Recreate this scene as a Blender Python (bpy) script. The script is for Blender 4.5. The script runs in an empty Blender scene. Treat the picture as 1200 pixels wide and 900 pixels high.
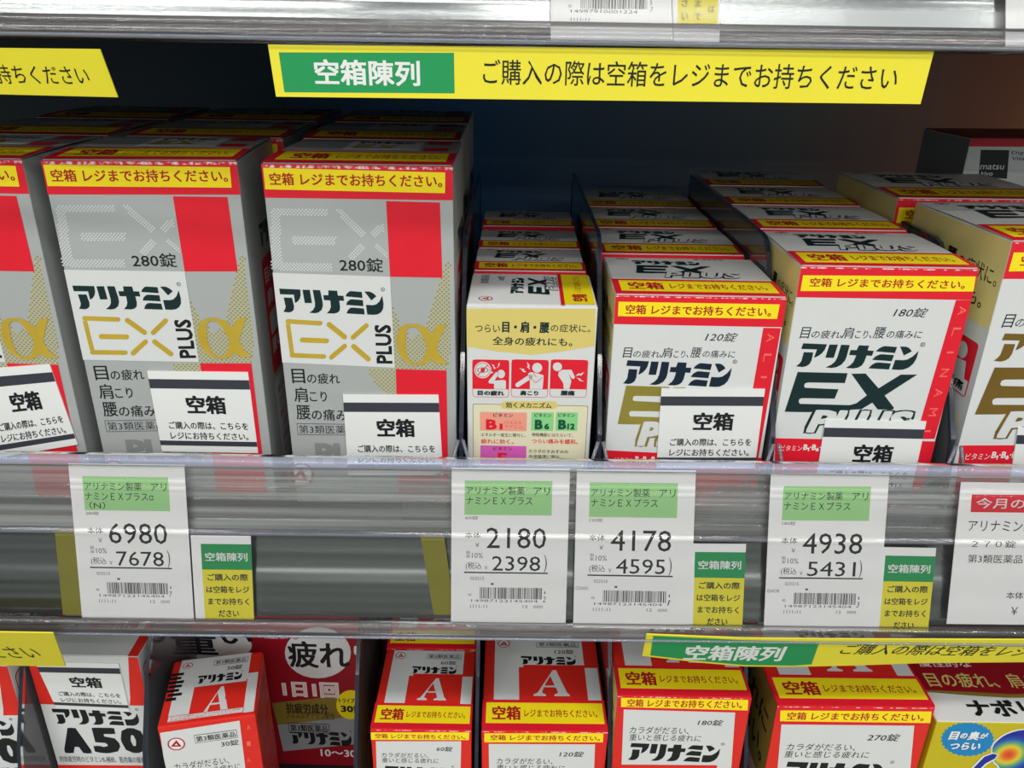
import bpy, math, random
import numpy as np
from mathutils.geometry import tessellate_polygon
from mathutils import Vector
random.seed(7)
S = bpy.context.scene
COL = S.collection

# ------------------------------------------------------------------ camera
CAMZ = 1.45
F = 950.0; PITCH = math.radians(23.75); ROLL = math.radians(0.9); YAW = math.radians(-0.3)
_c, _s = math.cos(YAW), math.sin(YAW)
RZ = np.array([[_c, -_s, 0], [_s, _c, 0], [0, 0, 1]])
_r0 = RZ @ np.array([1, 0, 0.]); _u0 = RZ @ np.array([0, math.sin(PITCH), math.cos(PITCH)])
FW = RZ @ np.array([0, math.cos(PITCH), -math.sin(PITCH)])
RT = math.cos(ROLL) * _r0 + math.sin(ROLL) * _u0
UP = -math.sin(ROLL) * _r0 + math.cos(ROLL) * _u0
CAM = np.array([0, 0, CAMZ])
cd = bpy.data.cameras.new('camera'); co = bpy.data.objects.new('camera', cd); COL.objects.link(co)
cd.sensor_width = 36; cd.lens = 36 * F / 1200; cd.clip_start = 0.01; cd.clip_end = 50
from mathutils import Matrix
co.matrix_world = Matrix(((RT[0], UP[0], -FW[0], 0), (RT[1], UP[1], -FW[1], 0), (RT[2], UP[2], -FW[2], CAMZ), (0, 0, 0, 1)))
S.camera = co
S.view_settings.view_transform = 'Standard'; S.view_settings.look = 'None'
S.view_settings.gamma = 1; S.view_settings.use_curve_mapping = False
S.view_settings.exposure = 0.0
S.cycles.max_bounces = 8; S.cycles.transparent_max_bounces = 24; S.cycles.caustics_reflective = False; S.cycles.caustics_refractive = False

# ------------------------------------------------------------------ world and lamps
w = bpy.data.worlds.new('world'); S.world = w; w.use_nodes = True
w.node_tree.nodes['Background'].inputs[0].default_value = (0.93, 0.97, 1.0, 1)
w.node_tree.nodes['Background'].inputs[1].default_value = 0.36
def ceiling_lamp(x, y, lx, ly, watts):
    l = bpy.data.lights.new('ceiling_tube', 'AREA'); l.shape = 'RECTANGLE'; l.size = lx; l.size_y = ly; l.energy = watts
    l.color = (1.0, 0.985, 0.95)
    o = bpy.data.objects.new('ceiling_tube', l); COL.objects.link(o); o.location = (x, y, CAMZ + 1.25)
for (x, y, lx, ly, e) in [(-0.75, -0.65, 1.2, .14, 10.5), (0.75, -0.65, 1.2, .14, 10.5)] + [(x + .35 * (k % 2), y, 1.2, .05, e) for k, (y, e) in enumerate(((-1.45, 10), (-2.05, 11), (-2.8, 11), (-3.7, 13), (-4.9, 13))) for x in (-1.5, .15, 1.8)]:
    ceiling_lamp(x, y, lx, ly, e)

# ------------------------------------------------------------------ materials
MATS = {}
def lin(c):
    return tuple(((v / 255) / 12.92 if v / 255 <= 0.04045 else ((v / 255 + 0.055) / 1.055) ** 2.4) for v in c)
def paper(name, rgb, rough=0.42, metal=0.0, var=0.03, spec=0.4, bump=0.02):
    if name in MATS: return MATS[name]
    m = bpy.data.materials.new(name); m.use_nodes = True; nt = m.node_tree; b = nt.nodes['Principled BSDF']
    c = lin(rgb)
    tc = nt.nodes.new('ShaderNodeTexCoord'); n = nt.nodes.new('ShaderNodeTexNoise'); n.inputs['Scale'].default_value = 55; n.inputs['Detail'].default_value = 4
    nt.links.new(tc.outputs['Object'], n.inputs['Vector'])
    r = nt.nodes.new('ShaderNodeMixRGB')
    r.inputs[1].default_value = (*[v * (1 - var) for v in c], 1); r.inputs[2].default_value = (*[min(1, v * (1 + var)) for v in c], 1)
    nt.links.new(n.outputs['Fac'], r.inputs[0]); nt.links.new(r.outputs[0], b.inputs['Base Color'])
    b.inputs['Roughness'].default_value = rough; b.inputs['Metallic'].default_value = metal; b.inputs['Specular IOR Level'].default_value = spec
    if bump:
        n2 = nt.nodes.new('ShaderNodeTexNoise'); n2.inputs['Scale'].default_value = 900
        nt.links.new(tc.outputs['Object'], n2.inputs['Vector'])
        bp = nt.nodes.new('ShaderNodeBump'); bp.inputs['Strength'].default_value = bump * 5; bp.inputs['Distance'].default_value = 0.0002
        nt.links.new(n2.outputs['Fac'], bp.inputs['Height']); nt.links.new(bp.outputs[0], b.inputs['Normal'])
    MATS[name] = m; return m
def clear(name, tint=(0.96, 0.97, 1.0), haze=0.04, ior=1.45, rough=0.06, hazecol=(0.7, 0.72, 0.78), streak=0.0, boost=1.0):
    m = bpy.data.materials.new(name); m.use_nodes = True; nt = m.node_tree; nt.nodes.clear()
    N = nt.nodes.new; L = nt.links.new
    out = N('ShaderNodeOutputMaterial'); tr = N('ShaderNodeBsdfTransparent'); tr.inputs[0].default_value = (*tint, 1)
    df = N('ShaderNodeBsdfDiffuse'); df.inputs[0].default_value = (*hazecol, 1)
    mh = N('ShaderNodeMixShader'); L(tr.outputs[0], mh.inputs[1]); L(df.outputs[0], mh.inputs[2]); mh.inputs[0].default_value = haze
    if streak:
        tc = N('ShaderNodeTexCoord'); mp = N('ShaderNodeMapping'); mp.inputs['Scale'].default_value = (2.2, 40, 300)
        nz = N('ShaderNodeTexNoise'); nz.inputs['Scale'].default_value = 1; nz.inputs['Detail'].default_value = 3
        L(tc.outputs['Object'], mp.inputs[0]); L(mp.outputs[0], nz.inputs['Vector'])
        rr = N('ShaderNodeMapRange'); rr.inputs[1].default_value = .38; rr.inputs[2].default_value = .68; rr.inputs[3].default_value = haze; rr.inputs[4].default_value = haze + streak
        L(nz.outputs['Fac'], rr.inputs[0]); L(rr.outputs[0], mh.inputs[0])
    gl = N('ShaderNodeBsdfGlossy'); gl.inputs['Roughness'].default_value = rough
    fr = N('ShaderNodeFresnel'); fr.inputs[0].default_value = ior
    mu = N('ShaderNodeMath'); mu.operation = 'MULTIPLY'; mu.use_clamp = True; mu.inputs[1].default_value = boost; L(fr.outputs[0], mu.inputs[0])
    ms = N('ShaderNodeMixShader'); L(mu.outputs[0], ms.inputs[0]); L(mh.outputs[0], ms.inputs[1]); L(gl.outputs[0], ms.inputs[2]); L(ms.outputs[0], out.inputs[0])
    MATS[name] = m; return m
WHITE = paper('white_card', (232, 234, 232)); OFFW = paper('offwhite_card', (215, 218, 217)); TAGW = paper('tag_paper', (250, 250, 250), rough=.6)
SILVER = paper('silver_card', (184, 188, 187), rough=.38, metal=.25)
SILVER2 = paper('silver_ghost', (150, 152, 152), rough=.38, metal=.25)
DOTW = paper('pale_dot', (216, 220, 224)); DOTG = paper('gold_dot', (142, 138, 84)); BEAM = paper('beam_ground', (188, 188, 164), rough=.4, metal=.15)
RED = paper('red_ink', (226, 28, 48)); RED2 = paper('scarlet_ink', (222, 44, 34)); REDL = paper('light_red_ink', (240, 110, 100)); DKRED = paper('red_lettering', (176, 24, 34))
YEL = paper('yellow_ink', (250, 228, 28)); SIGNY = paper('sign_yellow', (238, 226, 54), rough=.5); SIGNG = paper('sign_green', (24, 150, 84), rough=.5)
BLK = paper('black_ink', (22, 26, 30)); NAVY = paper('navy_ink', (14, 34, 52)); DKG = paper('dark_green_ink', (16, 42, 44)); BAR = paper('grey_bar', (58, 60, 70)); GRAYT = paper('grey_lettering', (88, 92, 96))
GOLD = paper('gold_foil', (236, 200, 74), rough=.28, metal=.5, var=.22); GOLDL = paper('pale_gold', (226, 208, 120), rough=.35, metal=.1); GOLD2 = paper('olive_gold_foil', (170, 156, 70), rough=.3, metal=.45, var=.15)
BRGOLD = paper('bronze_foil', (140, 112, 50), rough=.3, metal=.45, var=.2)
CREAM = paper('cream_panel', (226, 222, 190)); SALM = paper('salmon_ink', (240, 160, 140)); GRNB = paper('green_block', (140, 214, 140)); MAG = paper('magenta_ink', (214, 96, 184)); DGRN = paper('green_lettering', (14, 84, 60))
TAGG = paper('tag_green', (164, 220, 148), rough=.6); GREENL = GRAYT
MAROON = paper('maroon_ink', (150, 18, 34)); OLIVE = paper('olive_gold', (140, 120, 50)); BLUE = paper('burst_blue', (28, 132, 190)); DBLUE = paper('deep_blue_ink', (30, 50, 150)); LIME = paper('mustard_green', (196, 180, 30))
PALEY = paper('pale_yellow_side', (232, 216, 140)); PINK = paper('pink_tint', (234, 196, 190)); EDGE = paper('worn_edge', (236, 200, 200)); GREY = paper('grey_card', (150, 152, 154))

# ------------------------------------------------------------------ helpers
def link(name, me, parent=None):
    o = bpy.data.objects.new(name, me); COL.objects.link(o)
    if parent is not None: o.parent = parent
    return o
def tag(o, label=None, cat=None, group=None, kind=None):
    for k, v in (('label', label), ('category', cat), ('group', group), ('kind', kind)):
        if v: o[k] = v
    return o
def empty(name, loc, yaw=0.0, tilt=0.0):
    o = bpy.data.objects.new(name, None); COL.objects.link(o); o.location = loc; o.rotation_euler = (tilt, 0, yaw); o.empty_display_size = .01
    return o
def mesh(name, V, Fs, mats, idx=None, smooth=False):
    me = bpy.data.meshes.new(name); me.from_pydata([tuple(map(float, v)) for v in V], [], Fs)
    for m in mats: me.materials.append(m)
    if idx: me.polygons.foreach_set('material_index', idx)
    if smooth: me.polygons.foreach_set('use_smooth', [True] * len(me.polygons))
    me.update(); return me
def boxmesh(name, x0, x1, y0, y1, z0, z1, mats, idx=None, bevel=0.0):
    V = [(x, y, z) for z in (z0, z1) for y in (y0, y1) for x in (x0, x1)]
    Fs = [(0, 1, 5, 4), (2, 6, 7, 3), (0, 4, 6, 2), (1, 3, 7, 5), (4, 5, 7, 6), (0, 2, 3, 1)]  # front back left right top bottom
    me = mesh(name, V, Fs, mats, idx)
    if bevel:
        import bmesh
        bm = bmesh.new(); bm.from_mesh(me)
        bmesh.ops.bevel(bm, geom=bm.edges[:], offset=bevel, segments=2, profile=.5, affect='EDGES')
        bm.to_mesh(me); bm.free()
    return me
def sweep(name, prof, x0, x1, mat, closed=False, smooth=True, n=2):
    """profile points (y, z) swept along x"""
    V = []; Fs = []; k = len(prof)
    for i in range(n):
        x = x0 + (x1 - x0) * i / (n - 1)
        V += [(x, p[0], p[1]) for p in prof]
    for i in range(n - 1):
        for j in range(k if closed else k - 1):
            a = i * k + j; b = i * k + (j + 1) % k
            Fs.append((a, b, b + k, a + k))
    if closed:
        Fs.append(tuple(range(k))); Fs.append(tuple(range((n - 1) * k, n * k))[::-1])
    return mesh(name, V, Fs, [mat], smooth=smooth)
def tube(name, pts, r, mat, seg=8):
    V = []; Fs = []; pts = [Vector(p) for p in pts]
    for i, p in enumerate(pts):
        d = (pts[min(i + 1, len(pts) - 1)] - pts[max(i - 1, 0)]).normalized()
        a = d.cross(Vector((0.3, 1, .2))).normalized(); b = d.cross(a)
        for k in range(seg):
            t = 2 * math.pi * k / seg; V.append(p + (a * math.cos(t) + b * math.sin(t)) * r)
    for i in range(len(pts) - 1):
        for k in range(seg):
            Fs.append((i * seg + k, i * seg + (k + 1) % seg, (i + 1) * seg + (k + 1) % seg, (i + 1) * seg + k))
    Fs += [tuple(range(seg))[::-1], tuple(range((len(pts) - 1) * seg, len(pts) * seg))]
    return mesh(name, V, Fs, [mat], smooth=True)

def ray(x, y):
    d = FW + RT * (x - 600) / F + UP * (450 - y) / F
    return d
def onY(x, y, Y):
    d = ray(x, y); return CAM + d * Y / d[1]

# text: glyph outlines become triangles, normalised to the ink box
_TC = {}
def glyphs(s, italic=0.0):
    k = (s, italic)
    if k in _TC: return _TC[k]
    cu = bpy.data.curves.new('t', 'FONT'); cu.body = s; cu.resolution_u = 2; cu.shear = italic
    ob = bpy.data.objects.new('t', cu); COL.objects.link(ob)
    dg = bpy.context.evaluated_depsgraph_get(); me = bpy.data.meshes.new_from_object(ob.evaluated_get(dg))
    v = np.zeros(len(me.vertices) * 3); me.vertices.foreach_get('co', v); v = v.reshape(-1, 3)[:, :2]
    fs = [tuple(p.vertices) for p in me.polygons]
    bpy.data.objects.remove(ob); bpy.data.curves.remove(cu); bpy.data.meshes.remove(me)
    mn, mx = v.min(0), v.max(0); size = mx - mn; v = (v - mn) / size
    _TC[k] = (v, fs, size); return _TC[k]

class Face:
    """a flat face in the world: origin, unit axes u v n; local(a, b, off) gives object space of its thing"""
    def __init__(s, root, O, u, v, n, lift=None):
        s.M = np.array(root.matrix_basis); s.Mi = np.linalg.inv(s.M)
        s.O = np.array(O, float); s.u = np.array(u, float); s.v = np.array(v, float); s.n = np.array(n, float)   # in thing space
        R3 = s.M[:3, :3]; s.wO = R3 @ s.O + s.M[:3, 3]; s.wu = R3 @ s.u; s.wv = R3 @ s.v; s.wn = R3 @ s.n; s.lift = lift
    def px(s, x, y):
        d = ray(x, y); t = ((s.wO - CAM) @ s.wn) / (d @ s.wn); p = CAM + d * t - s.wO
        return (p @ s.wu, p @ s.wv)
    def at(s, a, b, off):
        return s.O + s.u * a + s.v * b + s.n * (off + (s.lift(a, b) if s.lift else 0))
class Crop:
    """canvas measured in the pixels of a magnified view of the photograph"""
    def __init__(s, face, ox=0, oy=0, sc=1.0): s.f = face; s.ox = ox; s.oy = oy; s.sc = sc
    def m(s, x, y): return s.f.px(s.ox + x / s.sc, s.oy + y / s.sc)
    def box(s, x0, y0, x1, y1):
        xm, ym = (x0 + x1) / 2, (y0 + y1) / 2
        a0 = s.m(x0, ym)[0]; a1 = s.m(x1, ym)[0]; b0 = s.m(xm, y1)[1]; b1 = s.m(xm, y0)[1]
        return lambda u, v: (a0 + (a1 - a0) * u, b0 + (b1 - b0) * v)
class Quad:
    """canvas with its own units stretched between four corners (TL TR BR BL) given in face metres"""
    def __init__(s, tl, tr, br, bl, W=1.0, H=1.0, ox=0.0, oy=0.0): s.c = [np.array(p, float) for p in (tl, tr, br, bl)]; s.W = W; s.H = H; s.ox = ox; s.oy = oy
    def m(s, x, y):
        u = (x - s.ox) / s.W; v = (y - s.oy) / s.H; tl, tr, br, bl = s.c
        p = (tl * (1 - u) + tr * u) * (1 - v) + (bl * (1 - u) + br * u) * v
        return (p[0], p[1])
    def box(s, x0, y0, x1, y1):
        return lambda u, v: s.m(x0 + (x1 - x0) * u, y1 + (y0 - y1) * v)
def quad_px(cv, tl, tr, br, bl, W=1.0, H=1.0, ox=0.0, oy=0.0):
    return Quad(cv.m(*tl), cv.m(*tr), cv.m(*br), cv.m(*bl), W, H, ox, oy)

STEP = 0.00006
class Print:
    """flat ink laid on a face in thin layers"""
    def __init__(s, face): s.f = face; s.V = []; s.F = []; s.I = []; s.mats = []
    def mi(s, m):
        if m not in s.mats: s.mats.append(m)
        return s.mats.index(m)
    def ab(s, pts, mat, layer=1, holes=()):
        bd = getattr(s.f, 'bounds', None)
        if bd and not holes:
            for ax, lim, sg in ((0, 0.0, 1), (0, bd[0], -1), (1, 0.0, 1), (1, bd[1], -1)):
                out = []
                for i in range(len(pts)):
                    p, q = pts[i - 1], pts[i]; ip = (p[ax] - lim) * sg >= 0; iq = (q[ax] - lim) * sg >= 0
                    if ip != iq:
                        t = (lim - p[ax]) / (q[ax] - p[ax]); out.append((p[0] + (q[0] - p[0]) * t, p[1] + (q[1] - p[1]) * t))
                    if iq: out.append(tuple(q))
                pts = out
                if len(pts) < 3: return
        loops = [[Vector((p[0], p[1], 0)) for p in pts]] + [[Vector((p[0], p[1], 0)) for p in h] for h in holes]
        tris = tessellate_polygon(loops); k = len(s.V); flat = [p for l in loops for p in l]
        s.V += [s.f.at(p.x, p.y, STEP * layer) for p in flat]
        i = s.mi(mat)
        for t in tris: s.F.append(tuple(k + q for q in t)); s.I.append(i)
    def poly(s, cv, pts, mat, layer=1, holes=()):
        s.ab([cv.m(*p) for p in pts], mat, layer, [[cv.m(*p) for p in h] for h in holes])
    def rect(s, cv, x0, y0, x1, y1, mat, layer=1, r=0.0, n=1):
        b = cv.box(x0, y0, x1, y1)
        if n > 1:
            k = len(s.V); i = s.mi(mat)
            for j in range(n + 1):
                for q in (0, 1): p = b(q, j / n); s.V.append(s.f.at(p[0], p[1], STEP * layer))
            for j in range(n): s.F.append((k + 2 * j, k + 2 * j + 1, k + 2 * j + 3, k + 2 * j + 2)); s.I.append(i)
            return
        if r:
            W = np.hypot(*np.subtract(b(1, .5), b(0, .5))); H = np.hypot(*np.subtract(b(.5, 1), b(.5, 0))); pts = []
            for cx, cy, a0 in ((1, 1, 0), (0, 1, 90), (0, 0, 180), (1, 0, 270)):
                for q in range(4):
                    t = math.radians(a0 + q * 30); pts.append(b(cx + (math.cos(t) - (1 if cx else -1)) * r / W, cy + (math.sin(t) - (1 if cy else -1)) * r / H))
            s.ab(pts, mat, layer)
        else: s.ab([b(0, 0), b(1, 0), b(1, 1), b(0, 1)], mat, layer)
    def ell(s, cv, cx, cy, rx, ry, mat, layer=1, n=28, hole=0.0):
        P = lambda k: [(cx + rx * k * math.cos(2 * math.pi * i / n), cy + ry * k * math.sin(2 * math.pi * i / n)) for i in range(n)]
        s.poly(cv, P(1), mat, layer, [P(hole)] if hole else ())
    def cap(s, cv, x0, y0, x1, y1, r, mat, layer=1, n=6):
        a = math.atan2(y1 - y0, x1 - x0); pts = []
        for cx, cy, st in ((x1, y1, a - math.pi / 2), (x0, y0, a + math.pi / 2)):
            for q in range(n + 1): t = st + math.pi * q / n; pts.append((cx + r * math.cos(t), cy + r * math.sin(t)))
        s.poly(cv, pts, mat, layer)
    def line(s, cv, x0, y0, x1, y1, r, mat, layer=1):
        d = math.hypot(x1 - x0, y1 - y0) or 1; nx, ny = -(y1 - y0) / d * r, (x1 - x0) / d * r
        s.poly(cv, [(x0 + nx, y0 + ny), (x1 + nx, y1 + ny), (x1 - nx, y1 - ny), (x0 - nx, y0 - ny)], mat, layer)
    def text(s, cv, t, x0, y0, x1, y1, mat, layer=2, bold=0.0, italic=0.0, b=None):
        b = b or cv.box(x0, y0, x1, y1)
        v, fs, size = glyphs(t, italic); i = s.mi(mat)
        H = np.hypot(*np.subtract(b(.5, 1), b(.5, 0))) / max(size[1], 1e-6) ; d = bold * H
        P = np.array([b(p[0], p[1]) for p in v])
        if bold:
            lo, hi = P.min(0), P.max(0); ctr = (lo + hi) / 2; ext = np.maximum(hi - lo, 1e-9); P = ctr + (P - ctr) * np.maximum(.5, 1 - 1.6 * d / ext)
        ring = lambda k: [(-d * k, -d * k * .7), (d * k, -d * k * .7), (-d * k, d * k * .7), (d * k, d * k * .7)]
        offs = [(0, 0)] if not bold else ring(1) + ([(0, 0)] if bold > .015 else []) + ([(d, 0), (-d, 0), (0, d * .8), (0, -d * .8)] if bold > .022 else []) + (ring(.5) if bold > .045 else [])
        for q, (dx, dy) in enumerate(offs):
            k = len(s.V); s.V += [s.f.at(p[0] + dx, p[1] + dy, STEP * layer + q * 3e-6) for p in P]
            s.F += [tuple(k + j for j in f) for f in fs]; s.I += [i] * len(fs)
    def shape(s, cv, polys, x0, y0, x1, y1, mat, layer=2):
        """polys: list of (outer, holes) in a unit box with y down"""
        b = cv.box(x0, y0, x1, y1)
        for outer, holes in polys: s.ab([b(p[0], 1 - p[1]) for p in outer], mat, layer, [[b(p[0], 1 - p[1]) for p in h] for h in holes])
    def logo(s, cv, x0, y0, x1, y1, mat, layer=2, reg=True, lean=0.0):
        b0 = cv.box(x0, y0, x1, y1); b = (lambda u, v: b0(u * (1 - lean) + lean * v, v))
        for outer in LOGO: s.ab([b(p[0], 1 - p[1]) for p in outer], mat, layer)
        if reg:
            c = b(1.0, 1.0); W = np.hypot(*np.subtract(b(1, 0), b(0, 0))); R = W * .02; H = np.subtract(b(0, 1), b(0, 0)); H = H / np.hypot(*H)
            c = (c[0] + H[0] * R * .3, c[1] + H[1] * R * .3)
            ring = lambda k: [(c[0] + R * k * math.cos(i * math.pi / 7), c[1] + R * k * math.sin(i * math.pi / 7)) for i in range(14)]
            s.ab(ring(1), mat, layer, [ring(.78)])
            bx = lambda u, v: (c[0] + (u - .5) * R * .8, c[1] + (v - .5) * R * 1.0)
            s.text(cv, 'R', 0, 0, 0, 0, mat, layer, b=bx)
    def dots(s, pts, r, mat, layer=1):
        i = s.mi(mat)
        for a, b in pts:
            k = len(s.V); s.V += [s.f.at(a + r * x, b + r * y, STEP * layer) for x, y in ((1, 0), (.5, .8), (-.5, .8), (-1, 0), (-.5, -.8), (.5, -.8))]
            s.F.append(tuple(range(k, k + 6))); s.I.append(i)
    def mark(s, cv, cx, cy, rx, ry, layer=2, mat=None):
        m = mat or DKRED
        s.ell(cv, cx, cy, rx, ry, WHITE, layer); s.ell(cv, cx, cy, rx, ry, m, layer + 1, hole=.84)
        s.poly(cv, [(cx, cy - ry * .62), (cx + rx * .62, cy + ry * .42), (cx - rx * .62, cy + ry * .42)], m, layer + 1, [[(cx, cy - ry * .12), (cx + rx * .2, cy + ry * .2), (cx - rx * .2, cy + ry * .2)]])
    def build(s, name, parent):
        return link(name, mesh(name, s.V, s.F, s.mats, s.I), parent)
def inside(p, poly):
    c = False; n = len(poly)
    for i in range(n):
        (x1, y1), (x2, y2) = poly[i], poly[i - 1]
        if (y1 > p[1]) != (y2 > p[1]) and p[0] < (x2 - x1) * (p[1] - y1) / (y2 - y1) + x1: c = not c
    return c
def dotfill(cv, polys, pitch):
    out = []
    for poly in polys:
        P = [cv.m(*p) for p in poly]; xs = [p[0] for p in P]; ys = [p[1] for p in P]
        j = math.floor(min(ys) / pitch * 2)
        while j * pitch / 2 < max(ys):
            i = math.floor(min(xs) / pitch)
            while i * pitch < max(xs):
                p = (i * pitch + (j % 2) * pitch / 2, j * pitch / 2)
                if inside(p, P): out.append(p)
                i += 1
            j += 1
    return out
def norm(polys, x0, y0, x1, y1):
    return [[((x - x0) / (x1 - x0), (y - y0) / (y1 - y0)) for x, y in p] for p in polys]
LOGO = norm([
    [(68, 72), (275, 78), (275, 130), (262, 165), (240, 190), (215, 205), (210, 205), (207, 128), (70, 125)],
    [(103, 155), (186, 157), (198, 235), (192, 270), (170, 290), (140, 298), (85, 292), (105, 265), (113, 240)],
    [(297, 80), (370, 80), (380, 205), (308, 205)],
    [(398, 80), (472, 82), (487, 190), (487, 230), (470, 270), (435, 295), (400, 302), (345, 298), (385, 270), (405, 240), (410, 200)],
    [(553, 82), (640, 85), (645, 130), (700, 132), (702, 180), (655, 178), (658, 240), (650, 275), (625, 295), (590, 303), (520, 300), (550, 272), (565, 240), (565, 178), (502, 175), (498, 128), (550, 128)],
    [(718, 137), (735, 110), (760, 90), (780, 86), (885, 93), (888, 150)],
    [(718, 218), (735, 185), (765, 165), (790, 163), (890, 170), (892, 228)],
    [(718, 300), (735, 265), (760, 245), (790, 242), (895, 250), (900, 308)],
    [(910, 88), (960, 88), (990, 100), (1010, 115), (1027, 132), (975, 172)],
    [(918, 215), (985, 217), (1020, 210), (1055, 180), (1085, 125), (1095, 200), (1088, 250), (1065, 285), (1030, 305), (990, 310), (925, 307)]], 68, 72, 1095, 310)
_al = norm([[(145, 400), (160, 280), (210, 180), (300, 135), (420, 130), (520, 165), (590, 230), (625, 280), (700, 140), (825, 135), (760, 270), (700, 420), (690, 480), (740, 600), (790, 670), (840, 700), (740, 705), (660, 680), (605, 640), (540, 700), (440, 730), (320, 715), (220, 640), (165, 530)],
             [(265, 400), (280, 230), (330, 180), (420, 180), (480, 260), (530, 380), (560, 460), (500, 640), (440, 690), (360, 690), (300, 640), (270, 520)]], 145, 130, 840, 730)
ALPHA = [(_al[0], [_al[1]])]
_sa = norm([[(590, 160), (640, 160), (780, 500), (815, 525), (815, 548), (590, 548), (590, 525), (650, 505), (620, 420), (440, 420), (410, 500), (465, 525), (465, 548), (285, 548), (285, 525), (345, 500)], [(545, 250), (455, 395), (605, 395)]], 285, 160, 815, 548)
SERIFA = [(_sa[0], [_sa[1]])]
EXPOLY = [(0, 0)]
EXPOLY = norm([[(135, 45), (525, 48), (518, 122), (228, 122), (207, 130), (203, 150), (215, 163), (478, 170), (462, 242), (205, 242), (184, 250), (182, 270), (195, 286), (590, 290), (640, 275), (710, 212), (555, 52), (665, 48), (790, 158), (940, 52), (1068, 50), (850, 212), (945, 305), (940, 320), (820, 320), (765, 268), (690, 320), (470, 335), (270, 350), (85, 350)]], 82, 45, 1068, 350)

def bardata(n=58):
    random.seed(n); x = 0; out = []
    while x < 1: wdt = random.choice([.006, .006, .012, .018]); out.append((x, min(1, x + wdt))); x += wdt + random.choice([.006, .01, .016])
    return out

# ------------------------------------------------------------------ shelf geometry (metres below the camera height)
TILT = math.radians(14.2); RT_Y, RT_Z = 0.340, CAMZ - 0.1906; RH = 0.089
PITCHZ = 0.271; DECK = CAMZ - 0.2284; XL, XR = -0.62, 0.62
FLY = 0.362; LS0 = DECK - PITCHZ
CL_RIM = clear('clear_rim', tint=(.86, .90, 1.0), haze=.22, hazecol=(.72, .76, .9), rough=.12)
CL_COVER = clear('clear_cover', tint=(1, 1, 1), haze=.018, rough=.09, boost=1.0)
CL_RIB = clear('clear_ribbed', tint=(.80, .82, .82), haze=.26, streak=.5, rough=.14, hazecol=(.50, .52, .51), boost=1.6)
CL_DIV = clear('clear_divider', tint=(.88, .90, .95), haze=.14, rough=.08, hazecol=(.6, .6, .66), boost=1.6)
CL_EDGE = clear('divider_edge', tint=(.10, .13, .24), haze=.10, rough=.1, hazecol=(.2, .25, .4), boost=1.5)
CL_LIP = clear('clear_lip', tint=(.86, .86, .88), haze=.06, streak=.16, rough=.12, hazecol=(.55, .52, .52), boost=1.5)
def metal(name, rgb, rough, stretch=None, m=1.0):
    mt = bpy.data.materials.new(name); mt.use_nodes = True; nt = mt.node_tree; b = nt.nodes['Principled BSDF']
    b.inputs['Metallic'].default_value = m; c = lin(rgb)
    tc = nt.nodes.new('ShaderNodeTexCoord'); mp = nt.nodes.new('ShaderNodeMapping'); mp.inputs['Scale'].default_value = stretch or (3, 30, 260)
    nz = nt.nodes.new('ShaderNodeTexNoise'); nz.inputs['Scale'].default_value = 1.0; nz.inputs['Detail'].default_value = 5
    cr = nt.nodes.new('ShaderNodeMapRange'); cr.inputs[1].default_value = .3; cr.inputs[2].default_value = .7; cr.inputs[3].default_value = max(.03, rough - .12); cr.inputs[4].default_value = rough + .12
    mx = nt.nodes.new('ShaderNodeMixRGB'); mx.inputs[1].default_value = (*[v * .7 for v in c], 1); mx.inputs[2].default_value = (*[min(1, v * 1.25) for v in c], 1)
    L = nt.links.new; L(tc.outputs['Object'], mp.inputs[0]); L(mp.outputs[0], nz.inputs['Vector']); L(nz.outputs['Fac'], cr.inputs[0]); L(cr.outputs[0], b.inputs['Roughness'])
    L(nz.outputs['Fac'], mx.inputs[0]); L(mx.outputs[0], b.inputs['Base Color'])
    return mt
STEEL = metal('shelf_steel', (140, 144, 144), .22, stretch=(3, 20, 90))
DARKST = metal('dark_shelf_paint', (34, 40, 44), .45, m=.2)
def backmat():  # lens haze painted into the panel colour, navy to brown along x
    m = bpy.data.materials.new('back_panel_haze'); m.use_nodes = True; nt = m.node_tree; b = nt.nodes['Principled BSDF']
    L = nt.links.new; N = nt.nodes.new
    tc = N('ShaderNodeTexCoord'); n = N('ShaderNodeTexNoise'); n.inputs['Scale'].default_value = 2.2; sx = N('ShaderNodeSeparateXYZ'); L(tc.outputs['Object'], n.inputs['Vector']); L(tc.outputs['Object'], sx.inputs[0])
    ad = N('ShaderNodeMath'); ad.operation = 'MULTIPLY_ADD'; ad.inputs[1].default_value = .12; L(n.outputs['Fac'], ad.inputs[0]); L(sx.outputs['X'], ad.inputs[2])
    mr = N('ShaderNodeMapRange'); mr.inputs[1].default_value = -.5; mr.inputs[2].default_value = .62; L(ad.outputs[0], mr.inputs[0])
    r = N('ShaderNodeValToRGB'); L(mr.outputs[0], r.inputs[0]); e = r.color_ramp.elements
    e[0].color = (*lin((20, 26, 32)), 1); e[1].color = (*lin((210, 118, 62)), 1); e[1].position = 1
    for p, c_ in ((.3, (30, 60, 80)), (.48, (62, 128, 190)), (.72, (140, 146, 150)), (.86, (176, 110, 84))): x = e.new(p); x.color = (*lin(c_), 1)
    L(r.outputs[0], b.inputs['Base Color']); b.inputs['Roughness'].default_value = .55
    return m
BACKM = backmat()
BROWN = paper('brown_board', (104, 58, 34), rough=.6)
FLOORM = paper('floor_vinyl', (150, 146, 138), rough=.5)

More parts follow.
